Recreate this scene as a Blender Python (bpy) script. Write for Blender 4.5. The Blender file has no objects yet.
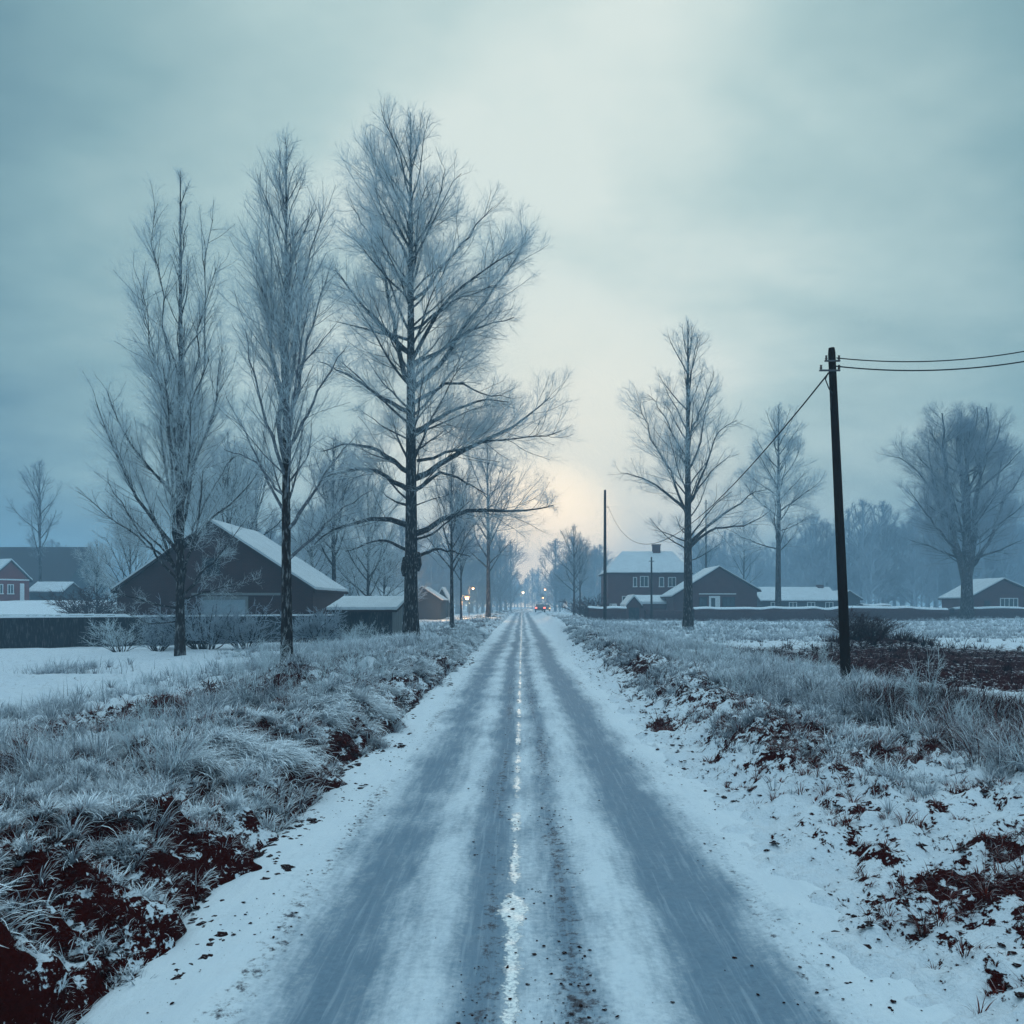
import bpy, math, random
import numpy as np
random.seed(7)
R = math.radians
scene = bpy.context.scene
COL = scene.collection
F, VX, VY, HC = 800.0, 522.0, 604.0, 2.0      # focal length in pixels, vanishing point, eye height

def at(px, py, D):
    return np.array([(px - VX) * D / F, D, HC - (py - VY) * D / F])

# ------------------------------------------------------------------ noise
def _hash(ix, iy, seed):
    h = (ix.astype(np.int64) * 374761393 + iy.astype(np.int64) * 668265263 + seed * 974711) & 0x7fffffff
    h = ((h ^ (h >> 13)) * 1274126177) & 0x7fffffff
    return ((h ^ (h >> 16)) & 0xffff) / 65535.0

def vnoise(x, y, seed=0):
    x = np.asarray(x, float); y = np.asarray(y, float)
    ix = np.floor(x); iy = np.floor(y)
    fx = x - ix; fy = y - iy
    fx = fx * fx * (3 - 2 * fx); fy = fy * fy * (3 - 2 * fy)
    a = _hash(ix, iy, seed); b = _hash(ix + 1, iy, seed); c = _hash(ix, iy + 1, seed); d = _hash(ix + 1, iy + 1, seed)
    return (a * (1 - fx) + b * fx) * (1 - fy) + (c * (1 - fx) + d * fx) * fy

def fbm(x, y, seed=0, octv=4, gain=.5):
    s = 0; a = 1; t = 0
    for k in range(octv):
        s = s + a * vnoise(x * 2 ** k + k * 17.3, y * 2 ** k - k * 9.1, seed + k); t += a; a *= gain
    return s / t

def S(a, b, x):
    t = np.clip((np.asarray(x, float) - a) / (b - a), 0, 1)
    return t * t * (3 - 2 * t)

# ------------------------------------------------------------------ terrain
def road_x(y):
    y = np.asarray(y, float)
    return np.where(y > 170, (y - 170) ** 2 * .0006, 0.0)

def bank_edge_l(y): return -1.95 + .30 * (vnoise(y * .55, 0 * y, 11) - .5) + .34 * (vnoise(y * 1.7, 0 * y + 3, 12) - .5) + .14 * (vnoise(y * 5, 0 * y + 3, 14) - .5)
def edge_r(y): return 1.62 + .22 * (vnoise(y * .5, 0 * y, 13) - .5) + .2 * (vnoise(y * 2.3, 0 * y, 15) - .5)

def ground_z(X, Y):
    X = np.asarray(X, float); Y = np.asarray(Y, float)
    x = X - road_x(Y)
    near = 1 - S(14, 60, Y)
    el = bank_edge_l(Y); er = edge_r(Y)
    lump = fbm(x * 1.1, Y * 1.1, 21, 3)
    # left bank: a low steep lip of soil, a rough plateau, then down to the field
    hb = .38 + .5 * (lump - .5)
    w = .75 + .9 * (vnoise(x * .3, Y * .9, 22) - .3)
    zl = hb * S(0, 1, (el - x) / w) * (1 - .72 * S(4.0, 9.5, -x))
    # right verge: slow rise, rough shoulder
    zr = .26 * np.exp(-((x - 3.15 - .35 * (vnoise(Y * .35, 0 * Y, 25) - .5)) / .55) ** 2) * S(6, 10, Y) * (.5 + .9 * lump) + .04 * S(0, .2, x - er) + .07 * S(0.2, .9, x - er) + .26 * S(.6, 2.6, x - er) * (.6 + .8 * lump) - .22 * S(5.5, 10, x)
    z = np.where(x < 0, zl, zr)
    off = np.where(x < 0, S(0, .35, el - x), S(0, .28, x - er))
    # hummocks
    z = z + off * near * np.where(x < 0, 1.35, .9) * (.26 * (fbm(x * 2.6, Y * 2.6, 31, 3) - .5) + .15 * (fbm(x * 7, Y * 7, 34, 2) - .5))
    z = z + off * (1 - S(8, 26, Y)) * np.where(x > 0, .085, .09) * (fbm(x * 13, Y * 13, 38, 2) - .5)
    rmask = np.where(x > 0, S(2.2, 3.2, x) * (1 - S(5, 8, x)), S(2.1, 2.6, -x) * (1 - S(5.5, 8.5, -x)))
    r = np.abs(vnoise(x * 3.3 + 5, Y * 3.3, 41) - .5) * 2
    z = z + off * near * rmask * .11 * (1 - r) ** 2
    z = z + off * (1 - near) * .16 * (fbm(x * .5, Y * .35, 36, 3) - .5)
    # ploughed patch with a mound on the right
    mound = np.exp(-(((X - 14.6) / 2.0) ** 2 + ((Y - 33.0) / 1.6) ** 2))
    z = z + .55 * mound
    # rising ground on the far left
    z = z + 2.3 * S(20, 52, -X) * S(40, 96, Y)
    z = z + .7 * S(30, 80, X) * S(60, 120, Y)
    z = z - .07 * (1 - off)
    return z

def soil_mask(X, Y):
    x = X - road_x(Y)
    n = fbm(x * 1.3, Y * 1.3, 51, 4); n2 = fbm(x * 4.2, Y * 4.2, 57, 3)
    el = bank_edge_l(Y)
    near = 1 - S(10, 34, Y)
    m = np.zeros_like(X)
    d = el - x
    m = np.maximum(m, S(-.02, .10, d) * (1 - S(.7 + .4 * near, 1.4 + .6 * near, d)) * (.38 + .22 * near) * (.25 + 1.3 * n2))
    m = np.maximum(m, S(.3, .9, d) * (1 - S(5, 7, -x)) * S(.47, .56, fbm(x * .9 + 7, Y * .9, 151, 3)) * .9)
    m = np.maximum(m, (1 - S(5.5, 8.5, Y)) * S(0, .2, d) * (1 - S(1.2, 2.4, d)) * (-.10 + 1.1 * n2))
    m = np.maximum(m, np.exp(-(((X + 6.2) / .9) ** 2 + ((Y - 9.6) / 1.3) ** 2)) * 1.2)
    # right side
    m = np.maximum(m, S(1.9, 2.6, x) * (1 - S(7, 9, x)) * (1 - S(14, 24, Y)) * (.04 + .46 * n2))
    m = np.maximum(m, S(2.3, 2.8, x) * (1 - S(3.5, 4.3, x)) * S(6, 9, Y) * (1 - S(45, 70, Y)) * (.12 + .75 * n2))
    m = np.maximum(m, S(4.6, 5.4, x) * (1 - S(6.5, 7.5, x)) * S(7, 8.5, Y) * (1 - S(11.5, 13, Y)) * (.2 + .8 * n2))
    m = np.maximum(m, S(2.6, 4.0, x) * (1 - S(7, 9, x)) * S(.56, .72, n) * .95)
    m = np.maximum(m, S(1.75, 2.4, x) * (1 - S(9, 12, x)) * S(.60, .78, n2) * .8 * (1 - S(20, 50, Y)))
    for (cx, cy, rx, ry) in ((2.95, 5.05, .75, .38), (3.3, 4.35, .6, .45), (3.4, 9.4, .75, .35), (4.9, 12.2, .6, .5), (2.2, 12.5, .25, .6), (4.6, 9.3, .8, .5)):
        m = np.maximum(m, np.exp(-(((X - cx) / rx) ** 2 + ((Y - cy) / ry) ** 2)) * (.55 + .9 * n2))
    f = S(6.6, 8.6, X + 2.0 * (n - .5)) * S(15.5, 18.5, Y + 4 * (n - .5)) * (1 - S(29, 37, Y + 6 * (n - .5))) * (1 - S(26, 40, X))
    m = np.maximum(m, f * (.52 + .75 * n2))
    m = np.maximum(m, np.exp(-(((X - 14.6) / 2.2) ** 2 + ((Y - 33.0) / 2) ** 2)) * 1.1)
    return np.clip(m, 0, 1)

# ------------------------------------------------------------------ mesh plumbing
def mesh_np(name, V, faces, mats, attr=None, midx=None, smooth=False):
    """V (n,3); faces: (m,4) or (m,3) int array"""
    me = bpy.data.meshes.new(name)
    V = np.ascontiguousarray(V, dtype=np.float32); faces = np.ascontiguousarray(faces, dtype=np.int32)
    n, k = faces.shape
    me.vertices.add(len(V)); me.vertices.foreach_set('co', V.ravel())
    me.loops.add(n * k); me.loops.foreach_set('vertex_index', faces.ravel())
    me.polygons.add(n)
    me.polygons.foreach_set('loop_start', np.arange(0, n * k, k, dtype=np.int32))
    me.polygons.foreach_set('loop_total', np.full(n, k, dtype=np.int32))
    for m in (mats if isinstance(mats, (list, tuple)) else [mats]): me.materials.append(m)
    if midx is not None: me.polygons.foreach_set('material_index', np.asarray(midx, dtype=np.int32))
    if smooth: me.polygons.foreach_set('use_smooth', np.ones(n, dtype=bool))
    me.update(calc_edges=True)
    if attr:
        for an, arr in attr.items():
            a = me.attributes.new(an, 'FLOAT', 'POINT'); a.data.foreach_set('value', np.ascontiguousarray(arr, dtype=np.float32))
    return me

def link(name, me, parent=None):
    o = bpy.data.objects.new(name, me); COL.objects.link(o)
    if parent: o.parent = parent
    return o

def tag(o, label=None, cat=None, group=None, kind=None):
    if label: o['label'] = label
    if cat: o['category'] = cat
    if group: o['group'] = group
    if kind: o['kind'] = kind
    return o

def thing(name, loc, label, cat, group=None, rz=0):
    o = bpy.data.objects.new(name, None); COL.objects.link(o)
    o.location = [float(v) for v in loc]; o.rotation_euler = (0, 0, rz); o.empty_display_size = .3
    return tag(o, label, cat, group)

class MB:
    """collects boxes, prisms and tubes, built as one mesh"""
    def __init__(s): s.v = []; s.f = []
    def add(s, vs, fs):
        b = len(s.v); s.v += [tuple(float(c) for c in p) for p in vs]; s.f += [tuple(i + b for i in f) for f in fs]
    def box(s, x0, x1, y0, y1, z0, z1):
        s.add([(x0, y0, z0), (x1, y0, z0), (x1, y1, z0), (x0, y1, z0), (x0, y0, z1), (x1, y0, z1), (x1, y1, z1), (x0, y1, z1)],
              [(0, 3, 2, 1), (4, 5, 6, 7), (0, 1, 5, 4), (1, 2, 6, 5), (2, 3, 7, 6), (3, 0, 4, 7)])
    def hexa(s, bot, top):
        s.add(list(bot) + list(top), [(0, 3, 2, 1), (4, 5, 6, 7), (0, 1, 5, 4), (1, 2, 6, 5), (2, 3, 7, 6), (3, 0, 4, 7)])
    def tube(s, pts, rad, n=8):
        pts = [np.array(p, float) for p in pts]
        rad = rad if isinstance(rad, (list, tuple)) else [rad] * len(pts)
        b = []
        for i, p in enumerate(pts):
            t = pts[min(i + 1, len(pts) - 1)] - pts[max(i - 1, 0)]; t = t / np.linalg.norm(t)
            u = np.cross(t, (0, 1, 0) if abs(t[1]) < .9 else (1, 0, 0)); u /= np.linalg.norm(u); w = np.cross(t, u)
            b += [p + rad[i] * (math.cos(2 * math.pi * k / n) * u + math.sin(2 * math.pi * k / n) * w) for k in range(n)]
        fs = [(i * n + k, i * n + (k + 1) % n, (i + 1) * n + (k + 1) % n, (i + 1) * n + k) for i in range(len(pts) - 1) for k in range(n)]
        fs += [tuple(range(n - 1, -1, -1)), tuple(range((len(pts) - 1) * n, len(pts) * n))]
        s.add(b, fs)
    def build(s, name, mat, parent=None, bevel=0, smooth=False):
        me = bpy.data.meshes.new(name); me.from_pydata(s.v, [], s.f); me.materials.append(mat)
        if smooth: me.polygons.foreach_set('use_smooth', np.ones(len(me.polygons), dtype=bool))
        me.update(); o = link(name, me, parent)
        if name == 'snow_layer':
            q = o.modifiers.new('sub', 'SUBSURF'); q.subdivision_type = 'SIMPLE'; q.levels = q.render_levels = 4
            tx = bpy.data.textures.get('drift') or bpy.data.textures.new('drift', 'CLOUDS'); tx.noise_scale = .9
            q = o.modifiers.new('drift', 'DISPLACE'); q.texture = tx; q.strength = .09; q.mid_level = .5; bevel = 0
        if bevel:
            m = o.modifiers.new('bevel', 'BEVEL'); m.width = bevel; m.segments = 2
        return o

# ------------------------------------------------------------------ materials
def new_mat(name):
    m = bpy.data.materials.new(name); m.use_nodes = True
    nt = m.node_tree; b = nt.nodes['Principled BSDF']
    return m, nt, b

def N(nt, t, **kw):
    n = nt.nodes.new(t)
    for k, v in kw.items():
        if k in n.inputs.keys(): n.inputs[k].default_value = v
        else: setattr(n, k, v)
    return n

def mathn(nt, op, a, b=None, c=None, clamp=False):
    n = nt.nodes.new('ShaderNodeMath'); n.operation = op; n.use_clamp = clamp
    for i, v in enumerate((a, b, c)):
        if v is None: continue
        if hasattr(v, 'is_linked'): nt.links.new(v, n.inputs[i])
        else: n.inputs[i].default_value = v
    return n.outputs[0]

def mixc(nt, fac, a, b, blend='MIX'):
    n = nt.nodes.new('ShaderNodeMix'); n.data_type = 'RGBA'; n.blend_type = blend
    for i, v in ((0, fac), (6, a), (7, b)):
        if hasattr(v, 'is_linked'): nt.links.new(v, n.inputs[i])
        else: n.inputs[i].default_value = v if i == 0 else (*v, 1)
    return n.outputs[2]

def noise(nt, vec, scale, detail=5, rough=.6, out='Fac'):
    n = nt.nodes.new('ShaderNodeTexNoise'); n.inputs['Scale'].default_value = scale
    n.inputs['Detail'].default_value = detail; n.inputs['Roughness'].default_value = rough
    if vec is not None: nt.links.new(vec, n.inputs['Vector'])
    return n.outputs[out]

def pos(nt): return nt.nodes.new('ShaderNodeNewGeometry').outputs['Position']
def objc(nt): return nt.nodes.new('ShaderNodeTexCoord').outputs['Object']
def scaled(nt, vec, s):
    n = nt.nodes.new('ShaderNodeMapping'); nt.links.new(vec, n.inputs['Vector']); n.inputs['Scale'].default_value = s
    return n.outputs[0]
def remap(nt, v, a, b, lo=0., hi=1., smooth=True):
    n = nt.nodes.new('ShaderNodeMapRange'); n.interpolation_type = 'SMOOTHSTEP' if smooth else 'LINEAR'
    nt.links.new(v, n.inputs[0])
    for i, x in zip((1, 2, 3, 4), (a, b, lo, hi)): n.inputs[i].default_value = x
    return n.outputs[0]
def bump(nt, b, h, strength=.5, dist=.02):
    n = nt.nodes.new('ShaderNodeBump'); n.inputs['Strength'].default_value = strength; n.inputs['Distance'].default_value = dist
    nt.links.new(h, n.inputs['Height']); nt.links.new(n.outputs[0], b.inputs['Normal'])

SNOW = (.80, .84, .87)

def mat_simple(name, col, var=.3, scale=6, rough=.8, bmp=.3, frost=0., stretch=(1, 1, 1), dist=.02):
    m, nt, b = new_mat(name)
    v = scaled(nt, objc(nt), stretch)
    n1 = noise(nt, v, scale); n2 = noise(nt, v, scale * 5, 3)
    c = mixc(nt, n1, tuple(x * (1 - var) for x in col), tuple(min(1, x * (1 + var)) for x in col))
    c = mixc(nt, remap(nt, n2, .35, .7, 0, var), c, tuple(x * .55 for x in col))
    if frost: c = mixc(nt, remap(nt, n2, .5, .72, 0, frost), c, SNOW)
    nt.links.new(c, b.inputs['Base Color']); b.inputs['Roughness'].default_value = rough
    b.inputs['Specular IOR Level'].default_value = .3 if rough < .8 else .04
    if bmp: bump(nt, b, n2, bmp, dist)
    return m

def mat_ground():
    m, nt, b = new_mat('snowy_ground')
    p = pos(nt)
    a = N(nt, 'ShaderNodeAttribute', attribute_name='soil').outputs['Fac']
    nf = noise(nt, p, 9, 6, .65); ng = noise(nt, p, 34, 4, .6)
    sep = N(nt, 'ShaderNodeSeparateXYZ'); geo = N(nt, 'ShaderNodeNewGeometry'); nt.links.new(geo.outputs['Normal'], sep.inputs[0])
    steep = remap(nt, sep.outputs['Z'], .93, .62, -.12, .55)
    s = mathn(nt, 'ADD', a, mathn(nt, 'MULTIPLY', steep, .55))
    s = mathn(nt, 'ADD', s, mathn(nt, 'MULTIPLY', mathn(nt, 'SUBTRACT', nf, .5), 2.5))
    s = mathn(nt, 'ADD', s, mathn(nt, 'MULTIPLY', mathn(nt, 'SUBTRACT', ng, .5), 1.5))
    k = remap(nt, s, .42, .56)
    soil = mixc(nt, noise(nt, p, 60, 3), (.013, .0010, .0008), (.058, .0050, .0030))
    sn = mixc(nt, noise(nt, p, 3, 4), (.68, .74, .80), SNOW)
    thin = remap(nt, nf, .52, .66, 0, .28)
    sn = mixc(nt, thin, sn, (.34, .34, .35))
    nt.links.new(mixc(nt, k, sn, soil), b.inputs['Base Color'])
    b.inputs['Roughness'].default_value = .85; b.inputs['Specular IOR Level'].default_value = .02
    h = mathn(nt, 'ADD', nf, mathn(nt, 'MULTIPLY', ng, .6)); h = mathn(nt, 'SUBTRACT', h, mathn(nt, 'MULTIPLY', k, .35))
    bump(nt, b, h, .8, .05)
    return m

def mat_road():
    m, nt, b = new_mat('snowy_road')
    p = pos(nt)
    t = N(nt, 'ShaderNodeAttribute', attribute_name='wear').outputs['Fac']
    d = N(nt, 'ShaderNodeAttribute', attribute_name='dirt').outputs['Fac']
    st = scaled(nt, p, (5, .7, 1)); n1 = noise(nt, st, 1.6, 6, .65)
    n2 = noise(nt, p, 22, 5, .7); n3 = noise(nt, scaled(nt, p, (1, .8, 1)), 13, 6, .75)
    w = mathn(nt, 'ADD', t, mathn(nt, 'MULTIPLY', mathn(nt, 'SUBTRACT', n1, .5), .95))
    w = mathn(nt, 'ADD', w, mathn(nt, 'MULTIPLY', mathn(nt, 'SUBTRACT', n2, .5), .75)); nb_ = noise(nt, scaled(nt, p, (1, .5, 1)), 1.1, 3, .6); w = mathn(nt, 'ADD', w, mathn(nt, 'MULTIPLY', mathn(nt, 'SUBTRACT', nb_, .5), 1.0))
    k = remap(nt, w, .12, .95)
    snow = mixc(nt, n1, (.62, .69, .75), (.84, .88, .90))
    ice = mixc(nt, n2, (.10, .16, .22), (.24, .34, .42))
    c = mixc(nt, k, snow, ice)
    dd = mathn(nt, 'ADD', d, mathn(nt, 'MULTIPLY', mathn(nt, 'SUBTRACT', n3, .5), 1.5))
    dd = mathn(nt, 'ADD', dd, mathn(nt, 'MULTIPLY', mathn(nt, 'SUBTRACT', n2, .5), .55))
    kd = remap(nt, dd, .46, .74)
    c = mixc(nt, kd, c, mixc(nt, n2, (.018, .014, .018), (.10, .10, .12)))
    # fine tread streaks along the tracks
    tr_ = noise(nt, scaled(nt, p, (26, .9, 1)), 1.0, 4, .7); c = mixc(nt, mathn(nt, 'MULTIPLY', remap(nt, tr_, .5, .7), mathn(nt, 'MULTIPLY', k, .32)), c, (.50, .58, .65))
    # centre strip: white line and melt water's sky reflection painted into the colour
    sx = N(nt, 'ShaderNodeSeparateXYZ'); nt.links.new(p, sx.inputs[0])
    ly = noise(nt, scaled(nt, p, (.0, 1, 0)), 1.05, 5, .7); lx = noise(nt, p, 9, 4, .65); lg = noise(nt, p, 42, 3, .6)
    half = mathn(nt, 'MULTIPLY', mathn(nt, 'SUBTRACT', ly, .480), .60)
    half = mathn(nt, 'MAXIMUM', half, mathn(nt, 'SUBTRACT', mathn(nt, 'MULTIPLY', remap(nt, sx.outputs[1], 5.9, 5.2), .075), .04)); half = mathn(nt, 'MINIMUM', half, .034); half = mathn(nt, 'ADD', half, mathn(nt, 'MULTIPLY', remap(nt, mathn(nt, 'ABSOLUTE', mathn(nt, 'SUBTRACT', sx.outputs[1], 5.25)), .38, .05), .055))
    ax = mathn(nt, 'ABSOLUTE', mathn(nt, 'ADD', mathn(nt, 'ADD', sx.outputs[0], .055), mathn(nt, 'MULTIPLY', mathn(nt, 'SUBTRACT', lx, .5), .15)))
    e_ = mathn(nt, 'ADD', mathn(nt, 'SUBTRACT', half, ax), mathn(nt, 'MULTIPLY', mathn(nt, 'SUBTRACT', lg, .5), .09))
    ln = remap(nt, e_, -.012, .016)
    c = mixc(nt, ln, c, mixc(nt, remap(nt, lg, .4, .6), (.62, .66, .68), (.93, .93, .90)))
    nt.links.new(mathn(nt, 'MULTIPLY', ln, .6), b.inputs['Coat Weight']); b.inputs['Coat Roughness'].default_value = .26
    nt.links.new(c, b.inputs['Base Color'])
    r = mathn(nt, 'SUBTRACT', .78, mathn(nt, 'MULTIPLY', k, .12)); nt.links.new(r, b.inputs['Roughness'])
    b.inputs['Specular IOR Level'].default_value = .12
    h = mathn(nt, 'ADD', mathn(nt, 'MULTIPLY', n2, .8), n3); h = mathn(nt, 'SUBTRACT', h, mathn(nt, 'MULTIPLY', k, .4)); h = mathn(nt, 'ADD', h, mathn(nt, 'MULTIPLY', tr_, .5)); h = mathn(nt, 'MULTIPLY', h, mathn(nt, 'SUBTRACT', 1.0, mathn(nt, 'MULTIPLY', ln, .9)))
    bump(nt, b, h, .6, .025)
    return m

def mat_grass(name, lo, mid, hi):
    m, nt, b = new_mat(name)
    f = N(nt, 'ShaderNodeAttribute', attribute_name='frost').outputs['Fac']
    c = mixc(nt, remap(nt, f, .05, .45), lo, mid); c = mixc(nt, remap(nt, f, .45, .95), c, hi)
    nt.links.new(c, b.inputs['Base Color']); b.inputs['Roughness'].default_value = .9; b.inputs['Specular IOR Level'].default_value = .03
    return m

def mat_brick(name, a, b_, mortar, scale=1.0):
    m, nt, b = new_mat(name)
    tc = objc(nt)
    s = N(nt, 'ShaderNodeSeparateXYZ'); nt.links.new(tc, s.inputs[0])
    cb = N(nt, 'ShaderNodeCombineXYZ'); nt.links.new(mathn(nt, 'ADD', s.outputs[0], s.outputs[1]), cb.inputs[0]); nt.links.new(s.outputs[2], cb.inputs[1])
    br = nt.nodes.new('ShaderNodeTexBrick'); nt.links.new(cb.outputs[0], br.inputs['Vector'])
    br.inputs['Color1'].default_value = (*a, 1); br.inputs['Color2'].default_value = (*b_, 1); br.inputs['Mortar'].default_value = (*mortar, 1)
    br.inputs['Scale'].default_value = scale; br.inputs['Brick Width'].default_value = .23; br.inputs['Row Height'].default_value = .075; br.inputs['Mortar Size'].default_value = .012
    c = mixc(nt, remap(nt, noise(nt, tc, 1.2, 5), .35, .75, 0, .5), br.outputs['Color'], tuple(x * .5 for x in a))
    nt.links.new(c, b.inputs['Base Color']); b.inputs['Roughness'].default_value = .9
    return m

def mat_glass(name, col=(.02, .03, .035)):
    m, nt, b = new_mat(name)
    c = mixc(nt, noise(nt, objc(nt), 1.5, 2), col, tuple(x * 2.2 for x in col))
    nt.links.new(c, b.inputs['Base Color']); b.inputs['Roughness'].default_value = .06; b.inputs['Specular IOR Level'].default_value = .6
    return m

def mat_emit(name, col, strength):
    m, nt, b = new_mat(name)
    b.inputs['Base Color'].default_value = (.6, .5, .4, 1)
    b.inputs['Emission Color'].default_value = (*col, 1); b.inputs['Emission Strength'].default_value = strength
    return m

M = dict(
    ground=mat_ground(), road=mat_road(),
    bark=mat_simple('dark_bark', (.024, .013, .011), .5, 3, .95, .8, .30, (1, 1, .25), .05),
    limb=mat_simple('branch_bark', (.030, .022, .022), .4, 3, .95, .4, .25, (1, 1, .4)),
    twig=mat_simple('frosted_twigs', (.38, .44, .50), .35, 1.3, .9, 0),
    frost_limb=mat_simple('frosted_branch_bark', (.14, .15, .17), .5, 3, .95, .4, .5, (1, 1, .4)),
    twig_pale=mat_simple('pale_frosted_twigs', (.70, .79, .87), .3, 1.3, .9, 0),
    grass=mat_grass('frosted_grass', (.030, .005, .004), (.34, .38, .42), (.88, .92, .95)),
    brown=mat_grass('brown_grass', (.022, .002, .0015), (.11, .016, .009), (.62, .65, .68)),
    soil=mat_simple('soil_clods', (.026, .005, .004), .5, 14, .95, .6, .25),
    roof_snow=mat_simple('roof_snow', (.62, .67, .70), .22, 1.1, .75, .5),
    snow=mat_simple('snow_cover', SNOW, .06, 5, .7, .3),
    dark_wood=mat_simple('dark_weathered_boards', (.030, .030, .036), .4, 5, .9, .5, .12, (1, 1, .12)),
    grey_wood=mat_simple('grey_weathered_boards', (.19, .20, .20), .35, 5, .9, .5, .1, (1, 1, .12)),
    pole=mat_simple('pole_timber', (.020, .011, .009), .4, 6, .85, .5, 0, (1, 1, .15)),
    brick=mat_brick('dark_red_brick', (.11, .022, .022), (.075, .016, .017), (.10, .065, .065)),
    barn_brick=mat_brick('barn_brick', (.050, .011, .011), (.035, .008, .009), (.06, .035, .035)),
    red_wood=mat_simple('red_painted_boards', (.20, .045, .038), .3, 5, .85, .4, 0, (1, 1, .2)),
    dark_wall=mat_simple('dark_wall', (.050, .050, .055), .3, 3, .9, .3),
    tile=mat_simple('dark_roof_tiles', (.05, .035, .035), .3, 8, .85, .5),
    white=mat_simple('white_paint', (.72, .74, .74), .08, 6, .6, .1),
    door=mat_simple('pale_blue_door', (.26, .32, .36), .15, 3, .6, .2, 0, (1, 1, .1)),
    metal=mat_simple('grey_metal', (.10, .10, .11), .2, 8, .5, .1),
    wire=mat_simple('black_cable', (.012, .012, .013), .2, 8, .6, 0),
    ceramic=mat_simple('insulator_ceramic', (.10, .07, .06), .2, 20, .3, 0),
    hedge=mat_simple('bare_hedge', (.05, .013, .013), .5, 6, .95, 0, .2),
    glass=mat_glass('window_glass'),
    car_paint=mat_simple('dark_car_paint', (.06, .065, .075), .1, 2, .35, 0),
    rubber=mat_simple('tyre_rubber', (.012, .012, .012), .2, 20, .8, 0),
    lamp=mat_emit('warm_lamp', (1, .42, .16), 2.0),
    lamp_white=mat_emit('bright_lamp', (1, .72, .42), 4.0),
    tail=mat_emit('red_tail_light', (1, .12, .06), 4.0),
    amber=mat_emit('amber_light', (1, .50, .12), 3.0),
)

# ------------------------------------------------------------------ ground and road
def axis(a, dense_to, d0, growth, end):
    xs = [a]
    while xs[-1] < end:
        s = d0 if xs[-1] < dense_to else max(d0, (xs[-1] - dense_to) * growth + d0)
        xs.append(xs[-1] + s)
    return np.array(xs)
xp = axis(0, 7.5, .042, .16, 330)
xs = np.concatenate([-xp[::-1], xp[1:]])
ys = [-25., -18, -12, -8, -5, -3, -2, -1, 0, .8, 1.4, 1.9, 2.3]
while ys[-1] < 470: ys.append(ys[-1] + max(.035, .0085 * ys[-1]))
ys = np.array(ys)
GX, GY = np.meshgrid(xs, ys)
# the dense columns follow the road where it bends
GXr = GX + road_x(GY) * np.exp(-(GX / 60) ** 2)
GZ = ground_z(GXr, GY)
def grid_faces(nr, nc):
    i = np.arange(nr * nc).reshape(nr, nc)
    return np.stack([i[:-1, :-1], i[:-1, 1:], i[1:, 1:], i[1:, :-1]], -1).reshape(-1, 4)
# lips of the bank hang outwards a little
lip = S(0, .25, bank_edge_l(GY) - GXr) * (1 - S(.5, 1.1, bank_edge_l(GY) - GXr)) * (GXr < 0) * (1 - S(20, 50, GY))
sh = lip * .16 * (fbm(GXr * 4, GY * 3, 71, 3) - .35) * 2
V = np.stack([GXr + sh, GY, GZ], -1).reshape(-1, 3)
go = link('ground', mesh_np('ground', V, grid_faces(*GX.shape), M['ground'], {'soil': soil_mask(GXr, GY).ravel()}, smooth=True))
tag(go, 'snow covered verges and fields with dark soil showing through', None, None, 'structure')

rx = np.linspace(-2.5, 2.35, 190); ry = ys[ys > -6]; RX, RY = np.meshgrid(rx, ry)
def prof(x, c, w): return np.exp(-((x - c) / w) ** 2)
near = 1 - S(25, 70, RY)
wob = .18 * (vnoise(RY * .25, 0 * RY, 61) - .5)
rxx = RX + wob
zr = -.035 * prof(rxx, -1.12, .35) - .045 * prof(rxx, 1.05, .30) + .02 * prof(rxx, -.62, .2) + .015 * prof(rxx, .52, .2)
zr = zr + .03 * (fbm(RX * 2.2, RY * .8, 62, 3) - .5) + near * .028 * (fbm(RX * 9, RY * 6, 63, 3) - .5)
zr = zr + .02 * S(1.4, 1.9, np.abs(RX))
zr = zr - .12 * S(2.0, 2.45, np.abs(RX))
wear = .20 + .66 * prof(rxx, -1.08, .36) + .92 * prof(rxx, 1.04, .36) + .80 * prof(rxx, -.30, .20) + .58 * prof(rxx, .19, .18) - .12 * S(1.45, 1.75, np.abs(rxx))
dirt = .46 * prof(rxx, -1.56, .16) + .60 * prof(rxx, .20, .18) + .58 * prof(rxx, -.27, .14) + .50 * prof(rxx, 1.5, .22) + .2 * (fbm(RX * 1.2, RY * .6, 64, 3) - .5) + .16 * prof(rxx, -1.1, .4)
dirt = dirt * (1 - .45 * S(12, 40, RY)) * (.30 + 1.0 * fbm(RX * .8, RY * .3, 65, 3))
V = np.stack([RX + road_x(RY), RY, zr], -1).reshape(-1, 3)
ro = link('road', mesh_np('road', V, grid_faces(*RX.shape), M['road'], {'wear': wear.ravel(), 'dirt': dirt.ravel()}, smooth=True))
tag(ro, 'straight snowy country road with icy wheel tracks', None, None, 'structure')
def road_z(x, y):
    i = np.clip(np.searchsorted(ry, y), 0, len(ry) - 1); j = np.clip(np.searchsorted(rx, x), 0, len(rx) - 1)
    return zr[i, j]

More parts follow.
